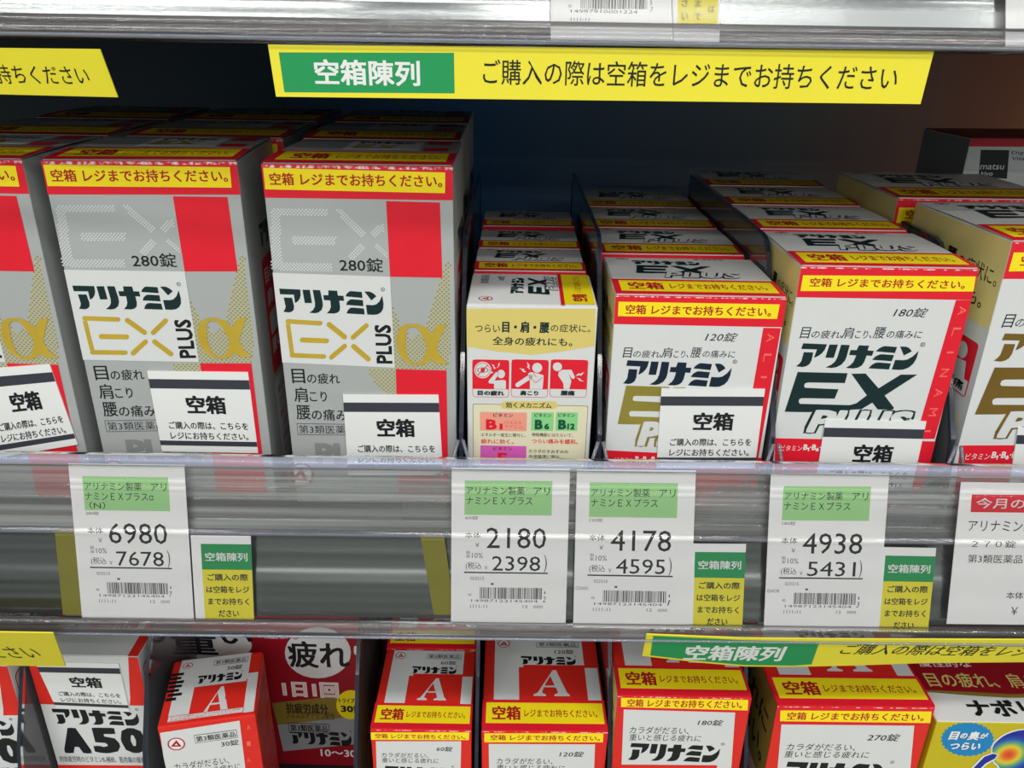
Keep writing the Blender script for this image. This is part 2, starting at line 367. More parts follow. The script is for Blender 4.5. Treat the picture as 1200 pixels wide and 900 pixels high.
# ------------------------------------------------------------------ the setting: floor, back panel
f = link('floor', boxmesh('floor', -3, 3, -5, 1.0, -0.02, 0, [FLOORM])); tag(f, kind='structure')
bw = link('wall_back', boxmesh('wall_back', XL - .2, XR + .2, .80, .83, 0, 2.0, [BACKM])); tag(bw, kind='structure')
of = link('added_opposite_gondola', boxmesh('added_opposite_gondola', -2.6, 2.6, -2.3, -1.9, 0, 1.75, [paper('added_gondola', (176, 184, 178), rough=.6, var=.3)])); tag(of, kind='structure')  # unseen gondola behind the camera, added for what the rail reflects

# ------------------------------------------------------------------ shelves
def shelf(k, label, z):
    root = empty('shelf', (0, 0.36, z)); tag(root, label, 'shelf')
    link('shelf_board', boxmesh('shelf_board', XL, XR, -.004, .438, -.003, 0, [DARKST]), root)
    link('front_lip', boxmesh('front_lip', XL, XR, -.0105, -.0085, -.045, -.001, [STEEL], bevel=.0004), root)
    link('underside', boxmesh('underside', XL, XR, .0, .438, -.022, -.005, [DARKST]), root)
    return root
shelf(0, 'upper dark steel shelf board above the grey vitamin boxes', DECK + PITCHZ)
shelf(1, 'middle dark steel shelf board carrying the grey and white vitamin boxes', DECK)
shelf(2, 'lower dark steel shelf board carrying the red and white boxes', DECK - PITCHZ)

# ------------------------------------------------------------------ price rails
def price_rail(label, dz):
    root = empty('price_rail', (0, RT_Y, RT_Z + dz), 0, -TILT); tag(root, label, 'price rail')
    # clear front cover with fine ribs, in front of the tags
    prof = []; n = 120
    for i in range(n + 1):
        z = -.0035 - (RH - .009) * i / n
        y = -.0024 + .00003 * math.sin(i * .23)
        if abs(z + .0362) < .0010: y -= .0007
        if abs(z + .0105) < .0007 or abs(z + .0135) < .0005: y -= .0005
        prof.append((y, z))
    link('front_cover', sweep('front_cover', prof, XL, XR, CL_COVER), root)
    rim = [(-.0026, -.0035), (-.0034, -.0015), (-.0026, .0012), (-.0005, .0022), (.0025, .0018), (.0042, -.0002), (.0040, -.0034), (.0015, -.0046), (-.0012, -.0044)]
    link('top_rim', sweep('top_rim', rim, XL, XR, CL_RIM, closed=True), root)
    prof = []
    for i in range(46):
        z = -.005 - .0315 * i / 45
        prof.append((.0045 + .00015 * math.sin(i * .7) + (.0006 if i % 15 == 7 else 0), z))
    link('back_channel', sweep('back_channel', prof, XL, XR, CL_RIB), root)
    prof = [(.0045, -.0365), (.0016, -.0370), (.0010, -.0382), (.0016, -.0392), (.0045, -.0398)]
    link('ledge', sweep('ledge', prof, XL, XR, CL_RIM), root)
    prof = []
    for i in range(90):
        t = i / 89; z = -.0398 - (RH - .0398 - .0075) * t
        prof.append((.0045 + .00003 * math.sin(t * 52) + .00012 * math.sin(t * 19 + 1) + .0004 * math.sin(t * 8) - .0018 * t * t, z))
    link('back_plate', sweep('back_plate', prof, XL, XR, STEEL), root)
    lip = [(-.0022, -RH + .0078), (-.0032, -RH + .0070), (-.0034, -RH + .0048), (-.0030, -RH + .0040), (-.0034, -RH + .0032), (-.0036, -RH + .0006), (-.0026, -RH), (.0030, -RH), (.0036, -RH + .004), (.0024, -RH + .0068)]
    lip_hl = [(-.0037, -RH + .0012), (-.0043, -RH + .0006), (-.0040, -RH - .0003), (-.0028, -RH - .0004), (-.0028, -RH + .0003)]
    link('lip_highlight', sweep('lip_highlight', lip_hl, XL, XR, CL_RIM, closed=True), root)  # hazy strip added as the bright highlight along the lip's bottom edge
    link('bottom_lip', sweep('bottom_lip', lip, XL, XR, CL_LIP, closed=True), root)
    bpy.context.view_layer.update()
    return root
rail = price_rail('clear ribbed price rail along the middle shelf edge, holding the price tags', 0)
rail_up = price_rail('shiny clear price rail of the upper shelf, reflecting the ceiling lamps', PITCHZ)
RF = Face(rail, (0, 0, 0), (1, 0, 0), (0, 0, 1), (0, -1, 0)); RFU = Face(rail_up, (0, 0, 0), (1, 0, 0), (0, 0, 1), (0, -1, 0))

def card(name, face, px, label, cat, mat, group=None, y=0.0, th=.00035):
    """a thin card standing in the rail; px = TL TR BR BL in the photograph"""
    c = [np.array(face.px(*p)) for p in px]
    o = c[3]; R = face.M; loc = (R @ np.array([o[0], y, o[1], 1]))[:3]
    root = empty(name, tuple(loc)); root.rotation_euler = Matrix(R[:3, :3].tolist()).to_euler(); tag(root, label, cat, group)
    q = [p - o for p in c]
    V = [(p[0], -th / 2, p[1]) for p in q] + [(p[0], th / 2, p[1]) for p in q]
    Fs = [(3, 2, 1, 0), (4, 5, 6, 7), (0, 1, 5, 4), (1, 2, 6, 5), (2, 3, 7, 6), (3, 0, 4, 7)]
    link('card', mesh('card', V, Fs, [mat]), root)
    root.matrix_basis = Matrix.Translation(Vector(loc)) @ Matrix(R[:3, :3].tolist()).to_4x4()
    fc = Face(root, (0, -th / 2, 0), (1, 0, 0), (0, 0, 1), (0, -1, 0))
    return root, fc, Quad(*q)

def price_tag(px, price, price2, count, line2, digit, label, line3=None, extra=None):
    root, fc, q = card('price_tag', RF, px, label, 'price tag', TAGW, 'price tags in the middle rail')
    q.W, q.H, q.ox, q.oy = 512, 690, 33, 68
    P = Print(fc); K = BLK; G = GRAYT
    P.rect(q, 90, 122, 470, 270, TAGG, 1)
    P.text(q, 'アリナミン製薬', 97, 147, 350, 182, K, 2); P.text(q, 'アリ', 390, 149, 460, 182, K, 2)
    P.text(q, line2, 97, 190, 385 if not line3 else 400, 225, K, 2)
    if line3: P.text(q, line3, 112, 232, 182, 264, K, 2)
    P.text(q, count, 93, 275, 150, 291, G, 1)
    P.text(q, '本体', 93, 345, 162, 373, K, 1); P.text(q, '￥', 138, 392, 156, 411, G, 1)
    P.text(q, price, 187, 325, 449, 416, K, 1); P.text(q, '税', 98, 428, 116, 444, G, 1); P.text(q, '率', 98, 446, 116, 461, G, 1)
    P.text(q, '10%', 124, 437, 172, 460, G, 1); P.text(q, '(税込', 97, 478, 166, 513, K, 1); P.text(q, '￥', 180, 494, 193, 510, G, 1)
    P.text(q, price2, 213, 450, 426, 515, K, 1); P.text(q, ')', 442, 442, 455, 520, G, 1)
    P.rect(q, 90, 521, 460, 527, K, 1)
    P.text(q, '023215', 118, 543, 178, 557, G, 1); P.text(q, '40', 108, 618, 123, 630, G, 1); P.rect(q, 209, 570, 221, 579, G, 1)
    for a, b in bardata(len(label)): P.rect(q, 160 + 275 * a, 590, 160 + 275 * b, 641, K, 1)
    P.text(q, '14987123145404', 122, 644, 418, 656, G, 1); P.text(q, digit, 440, 628, 453, 653, K, 1, italic=.2); P.text(q, '1', 446, 604, 451, 617, G, 1)
    P.text(q, '1111-11', 118, 668, 193, 683, G, 1); P.text(q, '12   000', 352, 668, 441, 681, G, 1)
    if extra: P.text(q, extra, 40, 575, 95, 590, G, 1)
    P.build('lettering', root)
L2 = 'ナミンＥＸプラス'
price_tag([(80, 543), (216, 544.7), (227.5, 726.8), (96.5, 724.7)], '6980', '7678', '280錠', L2 + 'α', '7', 'white price tag reading 6980 under the grey alpha boxes', '（N）')
price_tag([(529.3, 548), (668, 549), (662.7, 733), (528.5, 731)], '2180', '2398', '60錠', L2, '2', 'white price tag reading 2180 under the box with red pictograms')
price_tag([(676, 550), (815.5, 551.3), (808.8, 737.5), (671.5, 734.8)], '4178', '4595', '120錠', L2, '1', 'white price tag reading 4178 under the gold lettered box', extra='COHO')
price_tag([(903.3, 554.5), (1042, 555.3), (1028.7, 739.3), (894.8, 737.5)], '4938', '5431', '180錠', L2, '3', 'white price tag reading 4938 under the box with big dark green letters', extra='GHOR')
root, fc, q = card('price_tag', RF, [(1126, 564.7), (1326, 568), (1309, 733), (1109, 731)], 'wide white tag with a red banner at the end of the middle rail', 'price tag', TAGW)
cv = Crop(fc, 1020, 530, 3.75); P = Print(fc)
P.poly(cv, [(445, 185), (1100, 190), (1095, 270), (440, 263)], RED)
P.text(cv, '今月のおすすめ品', 465, 204, 1050, 250, WHITE, bold=.01); P.text(cv, 'アリナミン製薬', 430, 298, 770, 350, BLK); P.text(cv, '２７０錠', 445, 387, 640, 419, BLK)
P.text(cv, '第3類医薬品', 428, 450, 668, 487, BLK); P.text(cv, '本体', 597, 613, 672, 645, BLK); P.text(cv, '￥', 617, 680, 647, 714, BLK); P.build('lettering', root)

def small_card(px, label):
    root, fc, q = card('notice_card', RF, px, label, 'card', TAGW, 'green and yellow notice cards in the rail', y=.0008)
    q.W, q.H, q.ox, q.oy = 267, 371, 835, 367
    P = Print(fc)
    P.rect(q, 878, 403, 1102, 515, SIGNG); P.rect(q, 878, 515, 1102, 738, SIGNY)
    P.text(q, '空箱陳列', 895, 440, 1084, 478, WHITE, bold=.02)
    for t, x0, x1, y0 in (('ご購入の際', 900, 1082, 533), ('は空箱をレジ', 892, 1086, 587), ('までお持ちく', 897, 1083, 640), ('ださい', 942, 1034, 693)):
        P.text(q, t, x0, y0, x1, y0 + 31, BLK, bold=.02)
    P.build('lettering', root)
small_card([(222.7, 627.9), (293.3, 628.7), (297.3, 727.3), (228.8, 726.8)], 'green and yellow notice card under the grey alpha boxes')
small_card([(803.5, 637.5), (874.8, 638), (870, 737.5), (801, 736)], 'green and yellow notice card under the gold lettered box')
small_card([(1027.8, 641.5), (1098, 642.8), (1088, 741.5), (1019.7, 740.7)], 'green and yellow notice card under the dark green lettered box')

# added yellow slips, standing in for blurred yellow smears showing in the rail
for px, lb in (([(62, 622), (92, 622), (98, 722), (72, 722)], 'added yellow slip for a blurred smear in the rail under the leftmost grey box'), ([(492, 628), (520, 628), (533, 722), (508, 722)], 'added yellow slip for a blurred smear in the rail left of the middle price tags')):
    r_, fc_, q_ = card('smear_slip', RF, px, lb, 'smear slip', paper('dull_yellow_smear', (134, 128, 34), rough=.8), y=.0016)

# tags of the upper rail
root, fc, q = card('price_tag', RFU, [(645.5, -150), (780, -150), (789, 49.5), (645.3, 48.5)], 'white price tag with a barcode in the upper rail', 'price tag', TAGW)
cv = Crop(fc, 600, 0, 3.75); P = Print(fc)
for a, b in bardata(31): P.rect(cv, 302 + 292 * a, -20, 302 + 292 * b, 40, BLK)
P.text(cv, '14987910001224', 258, 44, 552, 58, GRAYT); P.text(cv, '5', 607, 2, 616, 22, GRAYT); P.text(cv, '7', 607, 32, 620, 54, BLK, italic=.2); P.text(cv, '1111-11', 258, 78, 340, 92, GRAYT); P.text(cv, '40', 246, 20, 262, 34, GRAYT)
P.build('lettering', root)
root, fc, q = card('notice_card', RFU, [(785, -90), (846, -90), (843.5, 49.8), (790, 49.5)], 'yellow and white notice card in the upper rail beside the barcode tag', 'card', TAGW, y=.0008)
P = Print(fc); cv = Crop(fc, 600, 0, 3.75); P.poly(cv, [(728, -330), (908, -330), (905, 122), (728, 118)], SIGNY)
for i, (t, x) in enumerate((('はレジ', 0), ('まで空', 1), ('さいち', 2))): pass
for t, x0, y0 in (('は', 862, 25), ('ま', 803, 0), ('で', 803, 58), ('さ', 745, -2), ('い', 745, 57), ('だ', 745, -60), ('ジ', 803, -60), ('際', 862, -35)):
    P.text(cv, t, x0, y0, x0 + 28, y0 + 32, OLIVE, bold=.01)
P.build('lettering', root)
root, fc, q = card('price_tag', RFU, [(1180, -150), (1290, -150), (1290, 60), (1178, 55.5)], 'blank white tag corner at the far end of the upper rail', 'price tag', TAGW)

# ------------------------------------------------------------------ yellow strip signs hanging under the rails
def sign(px, Y, tilt, label, mid=None):
    base = onY(px[3][0], px[3][1], Y)
    root = empty('hanging_sign', tuple(base), 0, tilt); tag(root, label, 'sign', 'yellow strip signs under the rails')
    root.matrix_basis = Matrix.Translation(Vector(base)) @ Matrix.Rotation(tilt, 4, 'X')
    fc = Face(root, (0, -.0003, 0), (1, 0, 0), (0, 0, 1), (0, -1, 0)); pts = [fc.px(*p) for p in (mid or px)]
    n = len(pts); V = [(a, -.0003, b) for a, b in pts] + [(a, .0003, b) for a, b in pts]
    Fs = [tuple(range(n))[::-1], tuple(range(n, 2 * n))] + [(i, (i + 1) % n, n + (i + 1) % n, n + i) for i in range(n)]
    link('strip', mesh('strip', V, Fs, [SIGNY]), root)
    return root, fc
LONG = 'ご購入の際は空箱をレジまでお持ちください'
root, fc = sign([(313.9, 52), (1094.7, 60), (1078.7, 122), (323.5, 113.3)], .317, 0.0, 'long yellow sign with a green panel under the upper rail')
c2 = Crop(fc, 300, 0, 3.75); P = Print(fc); P.poly(c2, [(100, 230), (870, 232), (873, 410), (125, 405)], SIGNG)
P.text(c2, '空箱陳列', 258, 263, 720, 376, WHITE, bold=.025); P.text(Crop(fc), LONG, 566, 73, 1052.5, 102.5, BLK, italic=.0, bold=.002); P.build('lettering', root)
root, fc = sign([(-240, 54), (117, 58), (138, 114), (-225, 105)], .317, 0.25, 'yellow sign end under the upper rail above the leftmost grey boxes')
P = Print(fc); P.text(Crop(fc), '空箱をレジまでお持ちください', -150, 75, 103, 97.5, BLK, italic=.0); P.build('lettering', root)
root, fc = sign([(-190, 738), (62, 742), (77, 781), (-180, 777.5)], .321, 0.45, 'yellow sign end under the middle rail above the bold A50 box')
P = Print(fc); P.text(Crop(fc), 'でお持ちください', -124, 756.4, 43.4, 770.6, BLK); P.build('lettering', root)
root, fc = sign([(757.5, 743.5), (1260, 748), (1260, 779), (752.5, 768.7)], .321, 0.35, 'creased yellow sign with a green panel under the middle rail',
                mid=[(757.5, 743.5), (870, 748), (960, 749), (1260, 750), (1260, 775.5), (1085, 777), (1000, 780), (930, 781.5), (872, 781), (820, 776.5), (752.5, 768.7)])
P = Print(fc); c7 = Crop(fc, 690, 730, 4.444); c8 = Crop(fc, 870, 730, 3.636)
P.poly(Crop(fc), [(765.5, 745), (870, 750), (960.5, 752), (951, 778.5), (930, 780), (872, 779.3), (820, 774.6), (762, 768)], SIGNG)
P.text(c7, '空箱陳列', 500, 118, 1018, 196, WHITE, bold=.025); P.text(c8, LONG, 418, 98, 1900, 142, BLK, bold=.004, italic=.3); P.build('lettering', root)

# ------------------------------------------------------------------ acrylic dividers
def divider(x, label, prof, zdeck, group, lean=0.0, foot=True):
    root = empty('shelf_divider', (x, .0, zdeck)); tag(root, label, 'divider', group)
    n = len(prof); t = .0007
    V = [(-t, p[0], p[1]) for p in prof] + [(t, p[0], p[1]) for p in prof]
    me = mesh('panel', V, [tuple(range(n)), tuple(range(n, 2 * n))[::-1]], [CL_DIV]); link('panel', me, root)
    V = []; Fs = []
    for p, qn in zip(prof, prof[1:]):
        k = len(V); V += [(-t * 1.6, p[0], p[1]), (t * 1.6, p[0], p[1]), (t * 1.6, qn[0], qn[1]), (-t * 1.6, qn[0], qn[1])]; Fs.append((k, k + 1, k + 2, k + 3))
        a = Vector((0, qn[0] - p[0], qn[1] - p[1])).normalized(); nrm = Vector((0, -a.z, a.y)) * .0022
        if nrm.z < 0 and nrm.y < 0: pass
        for sx in (-1.6, 1.6):
            k = len(V); V += [(t * sx, p[0], p[1]), (t * sx, qn[0], qn[1]), (t * sx, qn[0] + .0022, qn[1] - .0012), (t * sx, p[0] + .0022, p[1] - .0012)]; Fs.append((k, k + 1, k + 2, k + 3))
    link('polished_edge', mesh('polished_edge', V, Fs, [CL_EDGE]), root)
    if foot:
        link('foot_plate', boxmesh('foot_plate', -.029, -.007, .3446, .3456, .0005, .024, [CL_DIV], bevel=.0003), root)
        for sg in (-1, 1):
            link('foot_brace', tube('foot_brace', [(sg * .0012, .3505, .044), (sg * .004, .349, .033), (sg * .013, .348, .024), (sg * .016, .348, .001)], .0009, CL_RIM, 6), root)
    return root
pr = [(.3505, .0), (.3510, .018), (.356, .045), (.376, .080), (.398, .115), (.404, .126), (.409, .131), (.416, .1325), (.60, .1325), (.60, 0)]
prt = [(.0 + a, b) for a, b in pr]
G = 'clear acrylic dividers on the middle shelf'
short = [p if p[0] < .45 else (.452, p[1]) for p in prt]
for X, pf, lb in ((-.0228, prt, 'clear divider between the grey alpha box and the pictogram box'), (.0455, prt, 'clear divider between the pictogram box and the gold lettered box'),
                  (.1313, prt, 'clear divider between the gold lettered box and the dark green lettered box'), (.2205, short, 'clear divider between the dark green lettered box and the bronze lettered box')):
    divider(X, lb, pf, DECK, G)
lp = [(.346, .0), (.346, .085), (.352, .105), (.372, .145), (.385, .165), (.398, .172), (.60, .172), (.60, 0)]
G = 'clear acrylic dividers on the lower shelf'
for X, lb in ((-.2868, 'thin clear divider between the two bold A50 boxes'), (-.2125, 'thin clear divider between the A50 box and the small tilted red box'), (-.0875, 'thin clear divider right of the dark red oval box'),
              (-.0158, 'thin clear divider between the smallest upright serif A box and its neighbour'), (.0632, 'thin clear divider where the creased sign starts, left of the red box under it'), (.1445, 'thin clear divider between the two red boxes under the creased sign')):
    divider(X, lb, lp, LS0, G, foot=False)

# ------------------------------------------------------------------ cartons
LS = DECK - PITCHZ
class Box: pass
def carton(label, X, ztop, yaw, wd, d, cols, Y=FLY, deck=DECK, group=None, lid=None, bow=.0006, name='medicine_box'):
    """front-left corner at (X, Y); cols: front back left right top bottom"""
    B = Box(); B.w, B.d = wd, d; B.h = h = CAMZ + ztop - deck; a = math.radians(yaw); c, s = math.cos(a), math.sin(a)
    loc = (X + c * wd / 2 - s * d / 2, Y + s * wd / 2 + c * d / 2, deck)
    B.root = empty(name, loc, a); B.root.matrix_basis = Matrix.Translation(Vector(loc)) @ Matrix.Rotation(a, 4, 'Z')
    tag(B.root, label, 'box', group)
    mats = []; idx = []
    for m in cols:
        if m not in mats: mats.append(m)
        idx.append(mats.index(m))
    link('carton_body', boxmesh('carton_body', -wd / 2, wd / 2, -d / 2, d / 2, 0, h, mats, idx, bevel=.0005), B.root)
    lift = (lambda a_, b_: .0005 + bow * math.sin(math.pi * min(1, max(0, b_ / d))))
    # tucked lid flap, slightly bowed
    V = []; Fs = []; n = 8; e = .0006
    for i in range(n + 1):
        y = -d / 2 + e + (d - 2 * e) * i / n; z = h + lift(0, y + d / 2)
        V += [(-wd / 2 + e, y, z), (wd / 2 - e, y, z), (wd / 2 - e, y, z - .0004), (-wd / 2 + e, y, z - .0004)]
    for i in range(n):
        for j in range(4): Fs.append((i * 4 + j, i * 4 + (j + 1) % 4, i * 4 + 4 + (j + 1) % 4, i * 4 + 4 + j))
    Fs += [(3, 2, 1, 0), (n * 4, n * 4 + 1, n * 4 + 2, n * 4 + 3)]
    link('lid_flap', mesh('lid_flap', V, Fs, [lid or cols[4]]), B.root)
    B.front = Face(B.root, (-wd / 2, -d / 2, 0), (1, 0, 0), (0, 0, 1), (0, -1, 0)); B.top = Face(B.root, (-wd / 2, -d / 2, h), (1, 0, 0), (0, 1, 0), (0, 0, 1), lambda a_, b_: lift(a_, b_) + .00015)
    B.front.bounds = (wd, h); B.top.bounds = (wd, d)
    B.left = Face(B.root, (-wd / 2, d / 2, 0), (0, -1, 0), (0, 0, 1), (-1, 0, 0)); B.right = Face(B.root, (wd / 2, -d / 2, 0), (0, 1, 0), (0, 0, 1), (1, 0, 0))
    return B
def facequad(B, which, W=100., H=100.):
    """canvas over a whole face, y down"""
    wd = B.w if which in ('front', 'top') else B.d; ht = B.h if which != 'top' else B.d
    return Quad((0, ht), (wd, ht), (wd, 0), (0, 0), W, H)
def dup(B, X, Y, yaw, label, deck=DECK):
    c, s = math.cos(math.radians(yaw)), math.sin(math.radians(yaw))
    r = B.root.copy(); COL.objects.link(r); r.matrix_basis = Matrix.Translation(Vector((X + c * B.w / 2 - s * B.d / 2, Y + s * B.w / 2 + c * B.d / 2, deck))) @ Matrix.Rotation(math.radians(yaw), 4, 'Z')
    r['label'] = label
    for ch in list(B.root.children):
        if ch.name.startswith('notice_sticker'): continue
        n = ch.copy(); COL.objects.link(n); n.parent = r
        for g in ch.children:
            k = g.copy(); COL.objects.link(k); k.parent = n
    B2 = Box(); B2.__dict__.update(B.__dict__); B2.root = r
    B2.front = Face(r, B.front.O, B.front.u, B.front.v, B.front.n)
    return B2
def worn():
    m = bpy.data.materials.new('worn_fold'); m.use_nodes = True; nt = m.node_tree; b = nt.nodes['Principled BSDF']; L = nt.links.new
    tc = nt.nodes.new('ShaderNodeTexCoord'); n = nt.nodes.new('ShaderNodeTexNoise'); n.inputs['Scale'].default_value = 420; n.inputs['Detail'].default_value = 5
    r = nt.nodes.new('ShaderNodeValToRGB'); r.color_ramp.elements[0].position = .47; r.color_ramp.elements[1].position = .6
    r.color_ramp.elements[0].color = (*lin((224, 40, 66)), 1); r.color_ramp.elements[1].color = (*lin((244, 226, 226)), 1)
    L(tc.outputs['Object'], n.inputs['Vector']); L(n.outputs['Fac'], r.inputs[0]); L(r.outputs[0], b.inputs['Base Color']); b.inputs['Roughness'].default_value = .5; return m
WORN = worn()
def fold(P, B, th=.0009):
    w_, h_ = B.w, B.h; P.ab([(0, h_ - th), (w_, h_ - th), (w_, h_ - .0004), (0, h_ - .0004)], WORN, 4)
EMP = 'レジまでお持ちください。'
def band(P, cv, x0, y0, x1, y1, tx0, ty0, tx1, ty1, n=1, big=False):
    P.rect(cv, x0, y0, x1, y1, YEL, 2, n=n)
def sticker(B, px, label=None):
    """white notice slip stuck on the carton front; px corners TL TR BR BL"""
    f0 = B.front; st = empty('notice_sticker', (0, 0, 0)); st.parent = B.root
    q = [f0.px(*p) for p in px]; th = .0006
    V = [tuple(f0.at(a, b, .0003)) for a, b in q] + [tuple(f0.at(a, b, .0003 + th)) for a, b in q]
    Fs = [(4, 5, 6, 7)[::-1], (0, 1, 2, 3), (0, 1, 5, 4), (1, 2, 6, 5), (2, 3, 7, 6), (3, 0, 4, 7)]
    so = bpy.data.objects.new('notice_sticker', mesh('notice_sticker', V, Fs, [WHITE])); COL.objects.link(so); so.parent = B.root
    bpy.data.objects.remove(st); so.name = 'notice_sticker'
    f1 = Face(B.root, f0.O + f0.n * (.0003 + th), f0.u, f0.v, f0.n); P = Print(f1); cv = Quad(*q, 100., 80.)
    P.rect(cv, 0, 7.5, 100, 16.5, BAR); P.rect(cv, 0, 68.5, 100, 73.5, BAR)
    P.text(cv, '空箱', 33.5, 23, 73, 41, BLK, bold=.032)
    P.text(cv, 'ご購入の際は、こちらを', 12, 49, 93, 56.5, BLK, bold=.012); P.text(cv, 'レジにお持ちください。', 12, 59.5, 92, 67, BLK, bold=.012)
    P.build('lettering', so)
    return so
def ex_top(P, B, ink, band_=True):
    q = facequad(B, 'top')
    P.rect(q, 0, 66, 100, 100, RED, 1, n=6)
    P.rect(q, 4, 70, 97, 94, YEL, 2, n=4); P.text(q, '空箱', 9, 74, 30, 90, DKRED, 3, bold=.026); P.text(q, EMP, 34, 76, 92, 88, DKRED, 3, bold=.01)
    P.logo(q, 18, 12, 62, 24, ink, 2, reg=False); P.shape(q, [(EXPOLY[0], [])], 17, 27, 68, 50, ink, 2)
    P.text(q, 'PLUS', 34, 46, 82, 62, ink, 3, bold=.06, italic=.2); P.text(q, 'PLUS', 34, 46.5, 82, 61.5, WHITE, 5, bold=.02, italic=.2)
    P.mark(q, 12, 7, 4, 3, 2); P.text(q, '第3類医薬品', 60, 3, 80, 7, GRAYT, 2)

# ---- grey boxes with the gold alpha
SC = [SILVER, SILVER, SILVER, SILVER, SILVER, SILVER]
GA = 'grey vitamin boxes with a gold alpha'
A = carton('grey alpha box with red corner squares, second from the left, upright notice slip', -.2048, -.0560, 4.2, .0835, .080, SC, group=GA, bow=.0009)
a5 = Crop(A.front, 0, 150, 3.75); a6 = Crop(A.front, 0, 340, 3.75); P = Print(A.front); q = facequad(A, 'front')
P.rect(q, 0, 0, 100, 100 * .0147 / A.h * 1.0, RED, 1); 
P.poly(a5, [(190, 160), (1010, 172), (1018, 262), (210, 255)], YEL, 2); P.text(a5, '空箱 ' + EMP, 225, 182, 1000, 237, DKRED, 3, bold=.02)
P.poly(a5, [(760, 300), (1000, 303), (1045, 630), (812, 630)], RED, 2)
E_ = [[(245, 335), (505, 335), (505, 372), (288, 372), (318, 575), (545, 575), (550, 612), (275, 610)], [(352, 458), (552, 458), (555, 495), (358, 495)], [(525, 335), (560, 335), (690, 440), (665, 465)], [(755, 390), (768, 430), (725, 460), (700, 445)], [(660, 490), (690, 500), (640, 560), (610, 545)], [(720, 500), (745, 490), (790, 530), (795, 550)]]
P.dots(dotfill(a5, E_, .00155), .00044, DOTW, 2)
be = [[(1055, 565), (1075, 565), (1085, 700), (1105, 850), (1115, 985), (1098, 1060), (1060, 1032), (884, 1032), (845, 990), (850, 940), (838, 760), (880, 840), (940, 900), (985, 870), (1010, 760)]]
be2 = [[(745, 1032), (884, 1032), (905, 1190), (850, 1150), (790, 1090)]]
for b_ in be + be2: P.poly(a5, b_, BEAM, 1)
P.dots(dotfill(a5, be + be2, .0021), .0005, DOTG, 2)
P.text(a5, '280錠', 580, 550, 775, 612, BLK, 2, bold=.008)
P.poly(a5, [(272, 622), (812, 630), (875, 1028), (360, 1018)], OFFW, 3)
P.logo(a5, 330, 690, 795, 800, DKG, 4)
g = GOLD
P.cap(a6, 372, 123, 520, 128, 10, g, 4); P.poly(a6, [(364, 134), (384, 134), (416, 264), (396, 264)], g, 4.02); P.cap(a6, 406, 272, 552, 274, 10, g, 4); P.cap(a6, 446, 203, 557, 205, 11, g, 4)
P.cap(a6, 560, 132, 636, 186, 11, g, 4); P.cap(a6, 728, 134, 674, 186, 11, g, 4); P.cap(a6, 640, 226, 586, 276, 11, g, 4); P.cap(a6, 680, 226, 752, 280, 11, g, 4)
b_ = a6.box(778, 128, 850, 298); P.text(a6, 'PLUS', 0, 0, 0, 0, BLK, 4, bold=.03, b=lambda u, v: b_(1 - v, u))
P.shape(a6, ALPHA, 872, 120, 1100, 302, g, 5)
for t, x0, y0, x1, y1 in (('目', 415, 332, 474, 395), ('の疲れ', 485, 348, 633, 395), ('肩', 434, 412, 495, 478), ('こり', 505, 428, 583, 474), ('腰', 452, 491, 515, 555), ('の痛みに', 522, 505, 735, 555)):
    P.text(a6, t, x0, y0, x1, y1, BLK, 2, bold=.008)
P.rect(a6, 463, 570, 735, 621, GRAYT, 1); P.rect(a6, 466, 573, 732, 618, SILVER, 2); P.text(a6, '第3類医薬品', 472, 577, 727, 614, BLK, 3)
P.text(a6, 'PLUS', 558, 652, 900, 745, SILVER2, 2, bold=.05)
P.poly(a6, [(880, 321), (1105, 321), (1175, 900), (955, 900)], RED, 4)
P.mark(a6, 500, 800, 60, 55, 4)
fold(P, A, .0016)
P.build('front_print', A.root)
P = Print(A.top); q = facequad(A, 'top')
P.rect(q, 0, 62, 100, 100, RED, 1, n=4); P.rect(q, 5, 66, 96, 92, YEL, 2, n=4); P.text(q, '空箱', 12, 71, 32, 88, DKRED, 3, bold=.026); P.text(q, EMP, 36, 73, 92, 86, DKRED, 3)
P.rect(q, 34, 8, 78, 56, OFFW, 2, n=4); P.logo(q, 38, 14, 72, 26, DKG, 3, reg=False); P.shape(q, [(EXPOLY[0], [])], 38, 30, 66, 50, GOLD, 3); P.rect(q, 80, 8, 94, 26, RED, 2); P.rect(q, 80, 44, 94, 56, RED, 2)
P.build('top_print', A.root)
P = Print(A.right); s5 = Crop(A.right, 0, 150, 3.75); s8 = Crop(A.right, 290, 340, 4.39)
q = facequad(A, 'right')
P.rect(q, 30, 30, 92, 66, RED, 1, r=.004); P.rect(q, 30, 68, 92, 98, OFFW, 1, r=.004)
P.logo(q, 34, 20, 90, 27, DKG, 2); 
for i, (t, y) in enumerate((('目の疲れ', 33), ('肩こり', 40), ('腰の痛み', 55))): P.text(q, t, 36, y, 86, y + 5, WHITE, 2, bold=.02)
P.rect(q, 36, 47, 86, 54, OFFW, 2, r=.003)
for i, t in enumerate(('毎日の疲れに', 'アリナミン', '用法・用量 成人', '一日一回食後', '保管上の注意', 'すぐに服用')): P.text(q, t, 36, 71 + i * 4.2, 82, 73.6 + i * 4.2, DKRED, 2)
P.build('side_print', A.root)
A0 = dup(A, -.2970, .362, .6, 'grey alpha box cut by the left frame edge, notice slip stuck on askew')
A3 = dup(A, -.1090, .362, .1, 'rightmost of the front grey alpha boxes, notice slip low on it')
rows = []
for k, y in ((1, .446), (2, .529)):
    for X, nm in ((-.2970, 'left'), (-.2048, 'middle'), (-.1110, 'right')):
        rows.append(dup(A, X, y, 0, f'grey alpha box in the shade, {"second" if k == 1 else "third"} row of the {nm} lane'))
sticker(A, [(173, 434), (291, 435.5), (303, 530), (190.5, 528)])
